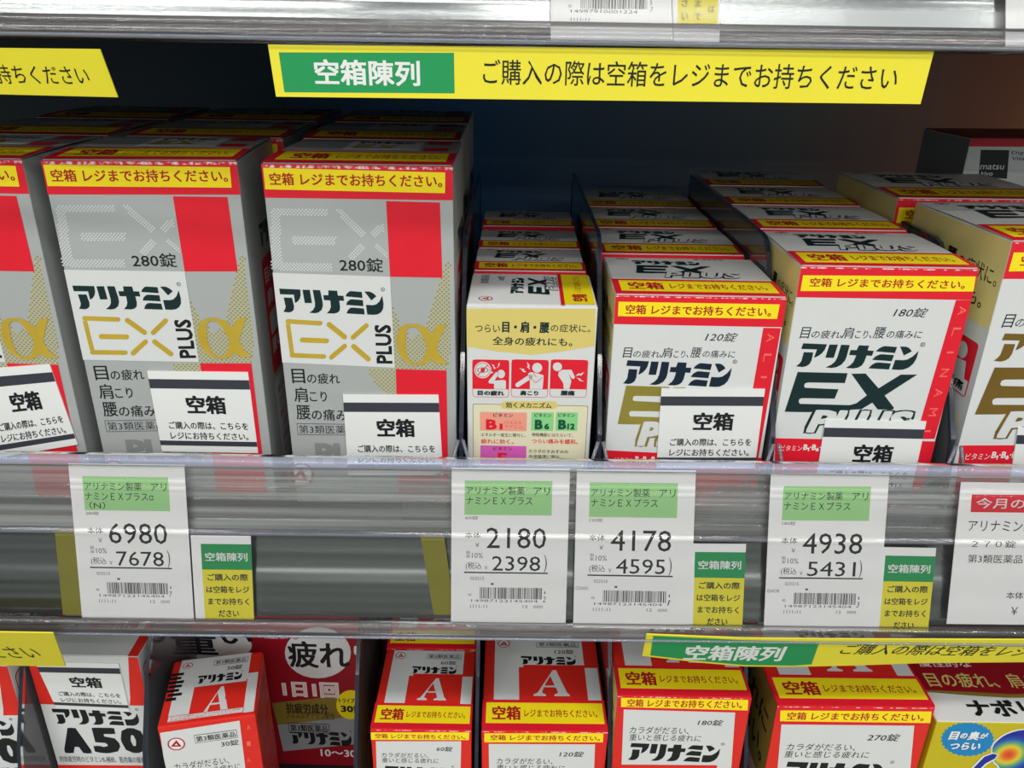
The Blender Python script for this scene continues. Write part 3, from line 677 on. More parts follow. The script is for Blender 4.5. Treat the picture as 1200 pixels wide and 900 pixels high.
sticker(A3, [(402.2, 461.5), (514, 462), (519.5, 556), (408.5, 556)])
A0.front = Face(A0.root, A.front.O, A.front.u, A.front.v, A.front.n)
sticker(A0, [(-24, 432), (59, 426), (92, 520), (-4, 536)])

# ---- 60 tablet box, turned so its side panel faces out
WC = [OFFW, OFFW, OFFW, OFFW, OFFW, OFFW]
GE = 'white vitamin boxes with green lettering'
B6 = carton('small white box with yellow panel and three red pictograms', -.0200, -.1192, -.6, .0615, .052, WC, group=GE, lid=WHITE)
c = Crop(B6.front, 530, 360, 4.615); P = Print(B6.front)
P.poly(c, [(72, 8), (775, 8), (770, 210), (600, 238), (430, 257), (250, 240), (76, 213)], GOLDL, 1)
for t, x0, y0, x1, y1, bo in (('つらい', 125, 93, 258, 135, .005), ('目・肩・腰', 270, 76, 524, 138, .03), ('の症状に。', 532, 92, 748, 135, .005), ('全身の疲れにも。', 218, 162, 650, 208, .015)):
    P.text(c, t, x0, y0, x1, y1, DKG, 2, bold=bo)
d = Crop(B6.front, 550, 418, 8.45)
for x0, x1 in ((33, 391), (418, 779), (803, 1167)):
    P.rect(d, x0 - 3, 29, x1 + 3, 402, RED, 1, r=.0016); P.rect(d, x0 + 2, 36, x1 - 2, 397, OFFW, 2, r=.0014); P.rect(d, x0 + 1, 33, x1 - 1, 320, RED, 3)
P.ell(d, 133, 130, 84, 82, OFFW, 4); P.ell(d, 133, 130, 74, 72, RED, 5, hole=.93); P.ell(d, 133, 130, 55, 26, GRAYT, 5, hole=.85); P.ell(d, 133, 130, 22, 22, RED, 6); P.line(d, 82, 180, 184, 80, 4, RED, 7)
P.poly(d, [(215, 140), (240, 158), (205, 165)], OFFW, 4)
P.ell(d, 315, 170, 38, 42, OFFW, 4); P.poly(d, [(250, 235), (345, 228), (362, 240), (362, 318), (245, 318), (245, 265), (195, 262), (190, 240), (265, 150), (300, 155), (262, 215)], OFFW, 4)
P.ell(d, 672, 108, 49, 48, OFFW, 4); P.poly(d, [(583, 165), (610, 150), (680, 165), (735, 182), (735, 205), (725, 318), (600, 318), (600, 235), (583, 190)], OFFW, 4); P.cap(d, 605, 195, 478, 278, 22, OFFW, 4); P.line(d, 600, 200, 655, 255, 2.5, RED, 6); P.line(d, 655, 255, 728, 200, 2.5, RED, 6); P.line(d, 632, 160, 665, 200, 2.5, RED, 6)
P.ell(d, 872, 98, 45, 43, OFFW, 4); P.poly(d, [(885, 150), (920, 128), (1012, 128), (1045, 200), (1035, 218), (1015, 215), (985, 170), (1010, 240), (990, 318), (935, 318), (930, 260), (880, 185)], OFFW, 4)
for pl in ([(215, 70), (250, 85), (245, 95), (262, 110), (248, 122), (235, 105), (240, 95)], [(270, 108), (290, 90), (282, 80), (300, 52), (298, 88), (285, 100), (275, 112)], [(490, 112), (545, 120), (540, 135), (565, 145), (545, 155), (520, 138), (525, 130)], [(570, 50), (600, 85), (592, 95), (600, 128), (570, 100), (580, 90)], [(1050, 190), (1085, 160), (1090, 170), (1140, 150), (1105, 190), (1095, 180)], [(1055, 205), (1100, 215), (1100, 225), (1138, 245), (1085, 235), (1085, 222)]): P.poly(d, pl, OFFW, 4)
for t, x0, x1 in (('目の疲れ', 83, 345), ('肩こり', 503, 683), ('腰痛', 905, 1043)): P.text(d, t, x0, 333, x1, 383, DKG, 4, bold=.05)
P.rect(c, 112, 527, 719, 1100, OLIVE, 1, r=.001); P.rect(c, 115, 530, 716, 1100, CREAM, 2, r=.001); P.cap(c, 285, 529, 548, 529, 21, GOLDL, 3); P.text(c, '効くメカニズム', 290, 514, 537, 545, DKG, 4, bold=.02)
P.rect(c, 150, 567, 403, 668, SALM, 3, r=.0004); P.rect(c, 427, 567, 547, 668, GRNB, 3, r=.0004); P.rect(c, 560, 567, 678, 668, GRNB, 3, r=.0004); P.rect(c, 152, 748, 400, 850, MAG, 3, r=.0004)
for x0, x1, y in ((222, 328, 573), (445, 535, 573), (573, 663, 573), (222, 324, 754)): P.text(c, 'ビタミン', x0, y, x1, y + 20, NAVY if y < 600 else MAROON, 4, bold=.02)
P.text(c, 'B', 183, 605, 240, 661, RED, 4, bold=.05); P.text(c, '1', 256, 628, 272, 661, RED, 4, bold=.05); P.text(c, '(フルスル', 280, 615, 375, 636, RED, 4); P.text(c, 'チアミン)', 285, 638, 382, 658, RED, 4)
P.text(c, 'B', 447, 607, 488, 660, DGRN, 4, bold=.05); P.text(c, '6', 498, 628, 524, 660, DGRN, 4, bold=.05); P.text(c, 'B', 574, 607, 616, 660, DGRN, 4, bold=.05); P.text(c, '12', 622, 628, 662, 660, DGRN, 4, bold=.05); P.text(c, 'E', 247, 786, 295, 840, RED, 4, bold=.05)
for t, x0, x1, y, m_ in (('エネルギー産生に関与し、', 155, 398, 680, NAVY), ('疲れに効く。', 155, 332, 712, RED), ('神経機能にはたらいて、', 430, 652, 680, NAVY), ('つらい痛みを緩和。', 430, 678, 712, RED), ('カラダのすみずみの', 413, 627, 769, NAVY), ('血液循環に関与。', 412, 590, 798, NAVY)):
    P.text(c, t, x0, y, x1, y + (26 if m_ is RED else 20), m_, 3, bold=.02 if m_ is RED else .008)
P.build('front_print', B6.root)
P = Print(B6.top); q = facequad(B6, 'top'); P.rect(q, 72, 0, 75, 100, RED, 1, n=6); P.rect(q, 75, 2, 98, 97, YEL, 2, n=6)
def rot(q, x0, y0, x1, y1):
    b = q.box(x0, y0, x1, y1); return lambda u, v: b(1 - v, u)
P.text(q, '空箱', 0, 0, 0, 0, DKRED, 3, bold=.03, b=rot(q, 81, 70, 93, 90)); P.text(q, EMP, 0, 0, 0, 0, DKRED, 3, b=rot(q, 84, 8, 90, 64))
class RQ:
    """canvas turned a quarter: its x runs away from the viewer"""
    def __init__(s, q): s.q = q
    def m(s, x, y): return s.q.m(y, 100 - x)
    def box(s, x0, y0, x1, y1): return lambda u, v: s.m(x0 + (x1 - x0) * u, y1 + (y0 - y1) * v)
rq = RQ(q)
P.logo(rq, 30, 33, 82, 44, DKG, 2, reg=False); P.shape(rq, [(EXPOLY[0], [])], 28, 47, 84, 64, DKG, 2); P.text(rq, 'PLUS', 40, 61, 90, 71, DKG, 3, bold=.06, italic=.2); P.text(rq, 'PLUS', 40, 61.5, 90, 70.5, WHITE, 5, bold=.02, italic=.2)
P.mark(rq, 14, 14, 6, 5.5, 2); P.text(rq, '60錠', 72, 22, 88, 28, GRAYT); P.text(rq, '第3類医薬品', 60, 8, 92, 15, GRAYT)
P.build('top_print', B6.root)
# same box standing the normal way, rows behind
def plain(label, X, ztop, yaw, wd, d, Y, group=GE, ink=None, sidec=None):
    B = carton(label, X, ztop, yaw, wd, d, [OFFW, OFFW, PALEY, PALEY, WHITE, OFFW], Y=Y, group=group, lid=WHITE)
    P = Print(B.top); ex_top(P, B, ink or DKG); P.build('top_print', B.root)
    q = facequad(B, 'front'); P = Print(B.front); P.rect(q, 0, 0, 100, 15, RED, 1); P.rect(q, 5, 3, 96, 12, YEL, 2); P.text(q, '空箱 ' + EMP, 9, 5, 93, 10.5, DKRED, 3, bold=.015); P.build('front_print', B.root)
    return B
b = plain('narrow white box directly behind the box with red pictograms', -.0190, -.1192, 0, .0600, .046, .420)
dup(b, -.0185, .468, 0, 'narrow white box third from the front behind the red pictograms'); dup(b, -.0180, .526, 0, 'narrow white box at the shaded back of the pictogram lane')

# ---- 120, 180 and 270 tablet boxes
def ex_front(B, ink, fr, cnt, embossed=True):
    """fr: measured front features in the units of the given canvas"""
    P = Print(B.front); fold(P, B); cv = fr['cv']; q = facequad(B, 'front'); b0 = B.h - cv.m(*fr['band'])[1]
    P.rect(q, 0, 0, 100, 100 * b0 / B.h, RED, 1)
    P.poly(cv, fr['yel'], YEL, 2); P.text(cv, '空箱 ' + EMP, *fr['yt'], DKRED, 3, bold=.02)
    P.poly(cv, fr['bar'], RED, 1)
    P.text(fr['cd'], cnt, *fr['cnt'], BLK, 2, italic=.25)
    x0, y0, x1, y1 = fr['line']; L = x1 - x0
    for t, a, b_, k in (('目', 0, .085, 0), ('の疲れ', .092, .325, .28), ('、', .325, .342, .7), ('肩', .345, .44, 0), ('こり', .452, .555, .3), ('、', .565, .582, .7), ('腰', .602, .70, 0), ('の痛みに', .71, 1, .28)):
        P.text(fr['cd'], t, x0 + L * a, y0 + (y1 - y0) * k, x0 + L * b_, y1, NAVY, 2, italic=.12)
    P.logo(fr['cd'], *fr['logo'], ink if ink is not GOLD2 else NAVY, 2, lean=.045)
    ex = fr['ex']; cd = fr['cd']; P.shape(cd, [(EXPOLY[0], [])], *ex[:4], ink2(ink), 2)
    P.text(cd, 'PLUS', *[v + e for v, e in zip(fr['plus'], (-9, -5, 9, 5))], ink2(ink), 2, bold=.10, italic=.2); P.text(cd, 'PLUS', *fr['plus'], OFFW, 4, bold=.05, italic=.2)
    P.rect(q, 0, 100 * (1 - fr['cd'].m(*fr['bot'])[1] / B.h), 100, 100, RED, 3) if fr.get('botfull') else P.poly(fr['cd'], fr['botp'], RED, 2)
    P.text(fr['cd'], 'ビタミン', *fr['vt'], WHITE, 5); x0, y0, x1, y1 = fr['vt']; w_ = x1 - x0
    P.text(fr['cd'], 'B₁·B₆·B₁₂', x1 + w_ * .06, y0 - (y1 - y0) * .15, x1 + w_ * 1.35, y1 + 2, WHITE, 5, bold=.03)
    if embossed:
        tl, tr, br, bl = [np.array(B.front.px(*cv_) ) if False else np.array(fr['cv'].m(*cv_)) for cv_ in fr['bar']]
        bq = Quad(tl, tr, br, bl, 100., 100.)
        for i, ch in enumerate('ALINAMIN'):
            b1 = bq.box(30, 4 + i * 14.5, 72, 10 + i * 14.5)
            if ch == 'I': b1 = bq.box(34, 6.2 + i * 14.5, 68, 7.6 + i * 14.5)
            if 4 + i * 14.5 < 95: P.text(bq, ch, 0, 0, 0, 0, REDL, 2, b=lambda u, v: b1(v, 1 - u))
    P.build('front_print', B.root)
def ink2(i): return i
C12 = carton('white 120 tablet box with gold letters and a notice slip at its corner', .0495, -.1132, -.8, .0795, .066, [OFFW, OFFW, PALEY, OFFW, WHITE, OFFW], group=GE, lid=WHITE)
c3 = Crop(C12.front, 660, 200, 4.444); c4 = Crop(C12.front, 680, 370, 4.8)
def ex_front120():
    fr = dict(cv=c3, cd=c4, band=(650, 806), yel=[(288, 682), (1128, 696), (1113, 772), (285, 757)], yt=(325, 703, 1085, 753), bar=[(1042, 818), (1134, 820), (1015, 1500), (925, 1500)], cnt=(702, 94, 885, 145),
              line=(240, 178, 872, 236), logo=(232, 255, 860, 396), ex=(216, 398, 830, 615), plus=(325, 595, 800, 738), botp=[(146, 756), (1040, 800), (1040, 1150), (140, 1150)], vt=(195, 795, 302, 828))
    ex_front(C12, GOLD2, fr, '120錠')
ex_front120()
P = Print(C12.top); ex_top(P, C12, DKG); P.build('top_print', C12.root)
def side_left(B, name='side_print'):
    P = Print(B.left); q = facequad(B, 'left')
    P.rect(q, 0, 30, 100, 100, OFFW, 1); P.text(q, '目・肩・腰', 8, 9, 55, 16, BLK, 2, bold=.03); P.text(q, 'の症状に。', 57, 10, 96, 16, BLK, 2); P.text(q, '全身の疲れにも。', 12, 19, 88, 25, BLK, 2, bold=.01)
    for i, t in enumerate(('目の疲れ', '肩こり', '腰痛')):
        P.rect(q, 5 + i * 31, 36, 33 + i * 31, 56, RED, 2, r=.0018); P.rect(q, 6 + i * 31, 50, 32 + i * 31, 55.5, OFFW, 3); P.text(q, t, 9 + i * 31, 51, 29 + i * 31, 54.5, BLK, 4, bold=.03)
        P.ell(q, 20 + i * 31, 41, 5, 3, OFFW, 3); P.poly(q, [(12 + i * 31, 45), (26 + i * 31, 44), (28 + i * 31, 50), (13 + i * 31, 50)], OFFW, 3)
    P.rect(q, 5, 62, 95, 96, CREAM, 2, r=.001); P.build(name, B.root)
side_left(C12)
sticker(C12, [(774.8, 454.4), (896, 455), (884, 548), (769, 548)])
b = plain('white box directly behind the gold lettered box', .0500, -.1132, 0, .0790, .060, .436)
dup(b, .0500, .500, 0, 'white box third from the front in the gold lettered lane'); dup(b, .0505, .564, 0, 'white box at the shaded back of the gold lettered lane')

C18 = carton('white 180 tablet box with large dark green letters', .1336, -.0983, -.4, .0815, .068, [OFFW, OFFW, PALEY, OFFW, WHITE, OFFW], group=GE, lid=WHITE)
c5 = Crop(C18.front, 860, 180, 3.529); c6 = Crop(C18.front, 880, 360, 3.75)
fr18 = dict(cv=c5, cd=c6, band=(640, 600), yel=[(286, 503), (1000, 508), (990, 570), (275, 568)], yt=(314, 518, 958, 555), bar=[(918, 606), (994, 606), (830, 1180), (750, 1180)], cnt=(627, 2, 778, 44),
            line=(217, 87, 752, 137), logo=(195, 162, 742, 272), ex=(160, 288, 712, 464), plus=(250, 452, 702, 555), botp=[(106, 575), (840, 590), (840, 900), (100, 900)], vt=(130, 606, 224, 630))
ex_front(C18, DKG, fr18, '180錠')
P = Print(C18.top); ex_top(P, C18, DKG); P.build('top_print', C18.root); side_left(C18)
sticker(C18, [(966.7, 491), (1084.8, 493), (1064, 588), (952, 584)])
b = plain('white box directly behind the dark green lettered box', .1350, -.0983, 0, .0805, .062, .436)
dup(b, .1360, .502, 0, 'white box third from the front in the dark green lettered lane'); dup(b, .1370, .568, 0, 'white box at the shaded back of the dark green lettered lane')

C27 = carton('large 270 tablet box with bronze letters at the right end', .2275, -.0855, 2.6, .0958, .088, [OFFW, OFFW, PALEY, OFFW, WHITE, OFFW], group=GE, lid=WHITE)
k = C27.w / C18.w
class Scaled:
    def __init__(s, cv, face, B): s.cv, s.k, s.B = cv, k, B
    def m(s, x, y):
        a, b_ = s.cv.m(x, y); return (a * s.k, C27.h - (C18.h - b_) * s.k)
    def box(s, x0, y0, x1, y1):
        g_ = s.cv.box(x0, y0, x1, y1)
        def h_(u, v): a, b_ = g_(u, v); return (a * s.k, C27.h - (C18.h - b_) * s.k)
        return h_
fr = dict(fr18); fr['cv'] = Scaled(c5, None, None); fr['cd'] = Scaled(c6, None, None)
ex_front(C27, BRGOLD, fr, '270錠', embossed=False)
P = Print(C27.top); ex_top(P, C27, DKG); P.build('top_print', C27.root); side_left(C27)
sticker(C27, [(1192, 500), (1316, 503), (1290, 590), (1178, 590)])
b = dup(C27, .2190, .462, .8, 'large white box behind the bronze lettered box, pushed back')

# box from the shop's own range at the back right
fx = onY(1137, 166, .575)
M = carton('white box with a dark square logo at the back of the middle shelf', fx[0], fx[2] - CAMZ + .002, 4, .085, .06, [WHITE, WHITE, GREY, WHITE, RED, WHITE], Y=.575, group=None, lid=MAROON)
M.root.location.x += .0
P = Print(M.front); cv = Crop(M.front, 880, 0, 3.75); q = facequad(M, 'front'); P.rect(q, 0, 0, 100, 3.2, RED)
P.poly(cv, [(1010, 658), (1135, 660), (1125, 785), (1000, 780)], BLK); P.text(cv, 'matsu', 1008, 722, 1112, 745, WHITE, bold=.01); P.text(cv, 'kiyo', 1010, 752, 1062, 778, WHITE, bold=.01)
P.text(cv, 'Digestive', 1145, 664, 1290, 682, BLK); P.text(cv, 'Vitamin', 1145, 688, 1260, 704, BLK); P.build('front_print', M.root)

# ------------------------------------------------------------------ lower shelf: red and white boxes
GR = 'red and white boxes with a serif A'
RC = [RED2, RED2, PALEY, RED2, RED2, RED2]
def red_box(label, X, ztop, yaw, wd, d, Y=.352, bandy=True, cnt='60錠', topcv=None, hasfront=True, sidec=PALEY):
    B = carton(label, X, ztop, yaw, wd, d, [RED2, RED2, sidec, RED2, RED2, RED2], Y=Y, deck=LS, group=GR, lid=RED2)
    P = Print(B.top); q = facequad(B, 'top')
    # top: white field, logo, red block with the letter
    P.rect(q, 10, 0, 86, 100 * .58, OFFW, 1, n=4) if not bandy else None
    lim = 71 if bandy else 96
    P.rect(q, 9, 0, 87, 33 if bandy else 45, OFFW, 1, n=4); P.rect(q, 9, 30, 34, lim, OFFW, 1, n=4); P.rect(q, 87, 36, 98, lim, OFFW, 1, n=4)
    s_ = 1.0 if bandy else 1.35
    P.mark(q, 17, 8 * s_, 5.5, 5, 2); P.rect(q, 46, 5 * s_, 84, 12 * s_, GRAYT, 2); P.rect(q, 46.5, 5.5 * s_, 83.5, 11.5 * s_, OFFW, 3); P.text(q, '第3類医薬品', 48, 6.2 * s_, 82, 11 * s_, BLK, 4, bold=.01)
    P.text(q, cnt, 62, 14.5 * s_, 79, 20 * s_, BLK, 2, bold=.01); P.logo(q, 32, 23 * s_, 80, 33 * s_, BLK, 3)
    P.rect(q, 30, 36 * s_, 87, lim, RED2, 2, n=4); P.shape(q, SERIFA, 42, 39 * s_, 72, lim - 4, OFFW, 3)
    if bandy:
        P.rect(q, 0, 71, 100, 100, RED, 3, n=4); P.rect(q, 3, 74, 98, 94, YEL, 4, n=4); P.text(q, '空箱', 8, 77.5, 31, 91, DKRED, 5, bold=.026); P.text(q, EMP, 34, 80.5, 93, 88, DKRED, 5, bold=.01)
    else:
        P.rect(q, 9, 88, 87, 96, RED2, 4); P.rect(q, 9.6, 88.8, 86.4, 95.4, OFFW, 5); P.text(q, 'シールが破れていたりはがされた形跡', 12, 89.5, 84, 91.8, RED2, 6); P.text(q, 'がある場合は使用しないでください', 12, 92.6, 80, 94.8, RED2, 6)
        for i, (x0, x1) in enumerate(((2, 14), (3, 12), (2, 16), (5, 15), (3, 13), (6, 17), (5, 12))): P.rect(q, x0 - 3, 22 + i * 6.5, x1 + 1, 26.4 + i * 6.5, BLK, 4)
    P.build('top_print', B.root)
    return B
def red_front(B, cv, yel, yt, white, cnt, cntbox, l1, l2, logo, blk=None, strip=True):
    P = Print(B.front)
    if yel:
        fold(P, B)
        q = facequad(B, 'front'); P.rect(q, 0, 0, 100, 100 * (B.h - cv.m((yel[0][0] + yel[1][0]) / 2, max(yel[2][1], yel[3][1]) + 6)[1]) / B.h, RED, 1)
        P.poly(cv, yel, YEL, 2); P.text(cv, '空箱 ' + EMP, *yt, DKRED, 3, bold=.018)
    P.poly(cv, white, OFFW, 2); P.text(cv, cnt, *cntbox, BLK, 3, bold=.008, italic=.15)
    P.text(cv, 'カラダがだるい、', *l1, BLK, 3, italic=.1); P.text(cv, '重いと感じる疲れに', *l2, BLK, 3, italic=.1); P.logo(cv, *logo, BLK, 3, lean=.04)
    if blk: P.poly(cv, blk, RED2, 3)
    P.build('front_print', B.root)
R6 = red_box('narrowest upright red box with a serif A lid, right of the ovals', -.0777, -.3760, -.3, .0589, .0646)
c = Crop(R6.front, 410, 730, 3.871); red_front(R6, c, [(95, 496), (542, 496), (540, 531), (94, 529)], (115, 504, 525, 525), [(118, 536), (505, 536), (497, 900), (128, 900)], '60錠', (393, 560, 467, 582), (143, 588, 355, 610), (145, 612, 402, 634), (150, 650, 468, 720))
dup(R6, -.0777, .352 + .067, 0, 'red box peeking out behind the narrowest serif A box', LS)
R12 = red_box('red 120 tablet box with a large serif A lid, in the middle', -.0127, -.3764, .2, .0739, .0783, cnt='120錠')
c = Crop(R12.front, 410, 730, 3.871); red_front(R12, c, [(610, 500), (1150, 500), (1148, 541), (610, 541)], (638, 508, 1135, 533), [(630, 548), (1112, 550), (1100, 900), (634, 900)], '120錠', (950, 582, 1062, 607), (665, 612, 920, 640), (665, 643, 975, 672), (670, 690, 1050, 770))
R18 = red_box('red 180 tablet box partly under the creased sign', .0650, -.3482, -.4, .0764, .078, cnt='180錠')
c = Crop(R18.front, 690, 730, 4.444); red_front(R18, c, [(168, 389), (830, 400), (827, 455), (168, 437)], (200, 400, 800, 440), [(182, 450), (762, 466), (725, 1000), (160, 1000)], '180錠', (567, 503, 700, 534), (212, 540, 522, 577), (210, 580, 585, 614), (197, 628, 690, 722), [(160, 736), (668, 740), (650, 1000), (158, 1000)])
R27 = red_box('large red 270 tablet box under the creased sign', .1572, -.3545, .1, .0910, .080, cnt='270錠')
c = Crop(R27.front, 870, 730, 3.636); red_front(R27, c, [(162, 372), (806, 377), (800, 426), (160, 418)], (190, 382, 775, 415), [(166, 432), (732, 437), (690, 900), (125, 900)], '270錠', (532, 472, 670, 503), (187, 513, 482, 543), (178, 546, 540, 574), (165, 592, 625, 690))
for B, t in ((R18, 0), (R27, 0)):
    P = Print(B.left); q = facequad(B, 'left'); P.rect(q, 0, 0, 100, 45, OLIVE if B is R27 else PALEY, 1); P.rect(q, 0, 45, 100, 100, PINK, 2)
    P.text(q, '疲れに', 20, 10, 90, 22, BLK, 3, bold=.02); P.text(q, 'つらい。', 20, 26, 90, 38, BLK, 3, bold=.02); P.rect(q, 30, 52, 90, 80, RED, 3, r=.002); P.rect(q, 36, 56, 84, 76, OFFW, 4, r=.002); P.build('side_print', B.root)
R3 = red_box('small red 30 tablet box set askew with an unbanded lid', -.1980, -.3696, 11.0, .0540, .0529, Y=.345, bandy=False, cnt='30錠', sidec=GREY)
c = Crop(R3.front, 170, 730, 4.444); P = Print(R3.front)
P.poly(c, [(78, 572), (492, 508), (540, 900), (140, 1000)], OFFW, 2); P.mark(c, 163, 629, 46, 33, 3); P.rect(c, 255, 568, 482, 612, GRAYT, 3); P.rect(c, 258, 571, 479, 609, OFFW, 4); P.text(c, '第3類医薬品', 263, 576, 474, 605, BLK, 5, bold=.015)
P.text(c, '30錠', 395, 610, 488, 640, BLK, 3, bold=.01); P.text(c, 'カラダがだるい、', 150, 712, 440, 752, BLK, 3); P.text(c, '重いと感じる疲れに', 165, 750, 500, 785, BLK, 3)
for i in range(4): P.text(c, 'ALINAMIN'[i * 2], 530, 530 + i * 85, 550, 555 + i * 85, REDL, 3)
P.build('front_print', R3.root)
def fineprint(B, which, rows_, ink, cols, ox=8, bg=None, y0=6, y1=96):
    P = Print(getattr(B, which)); q = facequad(B, which)
    if bg: P.rect(q, 4, y0 - 2, 96, y1 + 2, ink, 1, r=.003); P.rect(q, 4.8, y0 - 1.4, 95.2, y1 + 1.4, bg, 2, r=.003)
    base = '効能肉体疲労時用法用量成人一日一回食後服用注意事項保管上の注意してください成分ビタミン補給目肩腰神経痛筋肉痛関節痛妊娠授乳期病後体力低下'
    H = (y1 - y0) / rows_
    for i in range(rows_):
        P.text(q, base[(i * 7) % 40:(i * 7) % 40 + cols], ox, y0 + i * H, 92, y0 + i * H + H * .62, ink if i % 5 else BLK, 3, bold=.01)
    P.build('side_print', B.root)
fineprint(R3, 'right', 22, GRAYT, 14)

# ---- bold A50 box
def a50(label, X, ztop, yaw, wd, d, Y):
    B = carton(label, X, ztop, yaw, wd, d, [OFFW, OFFW, OFFW, OFFW, OFFW, OFFW], Y=Y, deck=LS, group='white and red boxes with bold A50', lid=OFFW)
    P = Print(B.top); q = facequad(B, 'top'); P.rect(q, 0, 0, 9, 100, RED2, 1, n=4); P.rect(q, 91, 0, 100, 100, RED2, 1, n=4)
    P.rect(q, 25, 62, 84, 78, MAROON, 2); P.text(q, '空箱をレジまでお持ち下さい', 28, 65, 82, 75, WHITE, 3); P.text(q, '170錠', 48, 38, 78, 54, BLK, 2, italic=.2); P.build('top_print', B.root)
    return B
A5 = a50('white and red box with bold A50 lettering and a notice slip', -.2839, -.3453, -.2, .0663, .078, .375)
P = Print(A5.front); c = Crop(A5.front, 0, 730, 5.295); q = facequad(A5, 'front')
P.poly(c, [(163, 205), (235, 205), (345, 470), (358, 506), (250, 503)], RED2, 2); P.poly(c, [(795, 205), (861, 212), (927, 512), (805, 512), (808, 470)], RED2, 2)
P.logo(c, 335, 535, 860, 634, BLK, 2); P.text(c, 'A', 385, 650, 548, 808, BLK, 2, bold=.055); P.text(c, '5', 575, 650, 735, 808, BLK, 2, bold=.055); P.text(c, '0', 755, 650, 900, 808, BLK, 2, bold=.05); P.text(c, '肉体疲労時のビタミンB₁補給、筋肉痛の緩和などに', 372, 828, 978, 868, BLK, 2); P.poly(c, [(355, 880), (1010, 885), (1100, 1400), (420, 1400)], RED2, 2)
P.build('front_print', A5.root); fineprint(A5, 'right', 20, MAROON, 16, bg=PINK, y0=8, y1=60)
sticker(A5, [(42, 775), (139.5, 776.5), (152.5, 833), (67, 829)])
A5b = dup(A5, -.3560, .366, 0, 'white and red A50 box cut by the left frame edge on the lower shelf', LS)

# ---- tall dark red box behind the small one
tl = onY(186, 741, .436); tr = onY(441, 741, .436)
T = carton('large dark red box with white ovals behind the small tilted box', tl[0] - .004, -.335, -1.5, tr[0] - tl[0] + .004, .075, [MAROON] * 6, Y=.436, deck=LS, lid=MAROON)
c = Crop(T.front, 170, 730, 4.444); P = Print(T.front)
P.ell(c, 352, 118, 205, 84, OFFW); P.ell(c, 900, 155, 172, 133, OFFW); P.text(c, '重', 180, 45, 372, 164, BLK, 2, bold=.03); P.text(c, 'い', 392, 40, 558, 110, BLK, 2, bold=.03); P.text(c, '疲れ', 745, 96, 1062, 235, BLK, 2, bold=.02)
P.text(c, 'と感じる', 585, 40, 800, 84, WHITE, 2, bold=.07); P.text(c, 'と感じる', 585, 40, 800, 84, MAROON, 4); P.text(c, 'に', 1088, 120, 1152, 166, WHITE, 2, bold=.05)
P.text(c, '1日1回', 716, 306, 1008, 388, WHITE, 2, bold=.05); P.text(c, '1日1回', 720, 310, 1004, 384, PINK, 4, bold=.01)
P.poly(c, [(660, 418), (1160, 362), (1140, 480), (690, 532)], OLIVE, 1); P.text(c, '抗疲労成分', 735, 418, 952, 472, BLK, 2, bold=.015); P.text(c, 'フルスルチアミン配合', 735, 462, 988, 500, BLK, 2)
P.poly(c, [(690, 532), (1145, 480), (1130, 628), (720, 668)], GREY, 1); P.ell(c, 1072, 425, 76, 76, YEL, 3); P.text(c, 'トライアル用', 1010, 392, 1135, 418, BLK, 4, bold=.02); P.text(c, '30錠', 1020, 424, 1150, 468, BLK, 4, bold=.04)
P.rect(c, 748, 522, 960, 572, BLK, 3); P.rect(c, 751, 525, 957, 569, GREY, 4); P.text(c, '第3類医薬品', 757, 529, 952, 566, BLK, 5, bold=.015); P.logo(c, 757, 560, 1075, 636, BLK, 3); P.text(c, 'A', 1092, 545, 1160, 615, RED, 3, bold=.06)
P.text(c, '10〜30日分', 915, 655, 1230, 702, WHITE, 2, bold=.02); P.build('front_print', T.root)

# ---- yellow-green box at the right end
N = carton('yellow green box with a blue starburst and heat map head', .2515, -.3658, -.3, .1150, .082, [LIME, LIME, LIME, LIME, WHITE, LIME], deck=LS, Y=.352, lid=WHITE, bow=0)
c = Crop(N.front, 1090, 830, 10.91); P = Print(N.front)
pts = [];
for i in range(56):
    t = 2 * math.pi * i / 56; k_ = 1.0 if i % 2 else .93; pts.append((477 + 345 * k_ * math.cos(t), 395 + 222 * k_ * math.sin(t)))
P.poly(c, pts, BLUE, 2)
for t_, x0, y0, x1, y1 in (('目', 242, 292, 368, 398), ('の', 384, 312, 474, 382), ('奥', 485, 292, 625, 402), ('が', 636, 312, 738, 384), ('つらい', 255, 432, 640, 526)):
    P.text(c, t_, x0 + 6, y0 + 6, x1 + 6, y1 + 6, DBLUE, 3, bold=.05, italic=.1); P.text(c, t_, x0, y0, x1, y1, WHITE, 5, bold=.04, italic=.1)
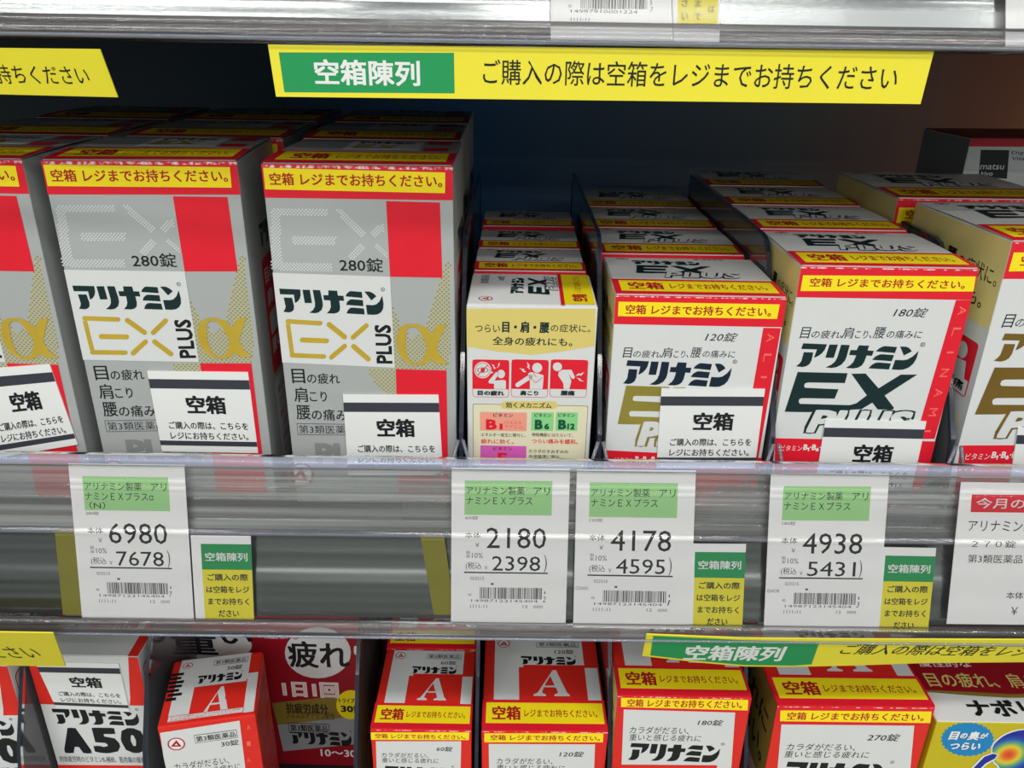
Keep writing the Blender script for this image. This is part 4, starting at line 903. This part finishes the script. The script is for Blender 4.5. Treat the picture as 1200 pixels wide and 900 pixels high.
def heat():
    m = bpy.data.materials.new('heat_map_print'); m.use_nodes = True; nt = m.node_tree; b = nt.nodes['Principled BSDF']; L_ = nt.links.new
    tc = nt.nodes.new('ShaderNodeTexCoord'); sp = nt.nodes.new('ShaderNodeVectorMath'); sp.operation = 'DISTANCE'
    p = N.front.at(*c.m(1000, 590), 0); sp.inputs[1].default_value = tuple(p); L_(tc.outputs['Object'], sp.inputs[0])
    r = nt.nodes.new('ShaderNodeMapRange'); r.inputs[1].default_value = 0; r.inputs[2].default_value = .0155; L_(sp.outputs['Value'], r.inputs[0])
    cr = nt.nodes.new('ShaderNodeValToRGB'); L_(r.outputs[0], cr.inputs[0]); e = cr.color_ramp.elements
    e[0].color = (*lin((215, 50, 30)), 1); e[1].position = 1; e[1].color = (*lin((30, 40, 150)), 1)
    for pos, col in ((.22, (225, 110, 40)), (.42, (225, 200, 50)), (.6, (90, 170, 110)), (.78, (40, 90, 180))): x = e.new(pos); x.color = (*lin(col), 1)
    L_(cr.outputs[0], b.inputs['Base Color']); b.inputs['Roughness'].default_value = .4; return m
HM = heat()
hd = [(790, 560), (795, 500), (820, 450), (860, 410), (920, 362), (980, 328), (1060, 298), (1130, 280), (1250, 268), (1400, 285), (1520, 340), (1600, 440), (1620, 560), (1580, 700), (1500, 820), (960, 820), (900, 780), (862, 720), (815, 680)]
P.poly(c, [(x + (-14 if x < 1200 else 14), y - 12 if y < 600 else y + 12) for x, y in hd], WHITE, 3); P.poly(c, hd, HM, 4)
P.poly(c, [(490, 790), (670, 605), (800, 560), (872, 590), (830, 650), (720, 715), (620, 810)], WHITE, 5); P.poly(c, [(520, 790), (690, 614), (800, 574), (858, 592), (820, 640), (705, 700), (600, 800)], DBLUE, 6)
P.build('front_print', N.root)
P = Print(N.top); c = Crop(N.top, 1060, 740, 8.18)
P.poly(c, [(-250, 230), (2100, 230), (2000, 600), (1500, 640), (1000, 645), (700, 628), (245, 592), (20, 580)], OLIVE, 1)
P.poly(c, [(-250, 230), (2100, 230), (2000, 560), (1500, 600), (1000, 610), (700, 592), (245, 572), (20, 565)], MAROON, 2)
P.text(c, '慢性的な', 120, 285, 625, 350, WHITE, 3, bold=.01); P.text(c, '目の疲れ、肩こり腰', 210, 412, 1600, 552, GOLDL, 4, bold=.012); P.text(c, 'ナボリン', 612, 668, 1520, 828, BLK, 3, bold=.04)
P.build('top_print', N.root)
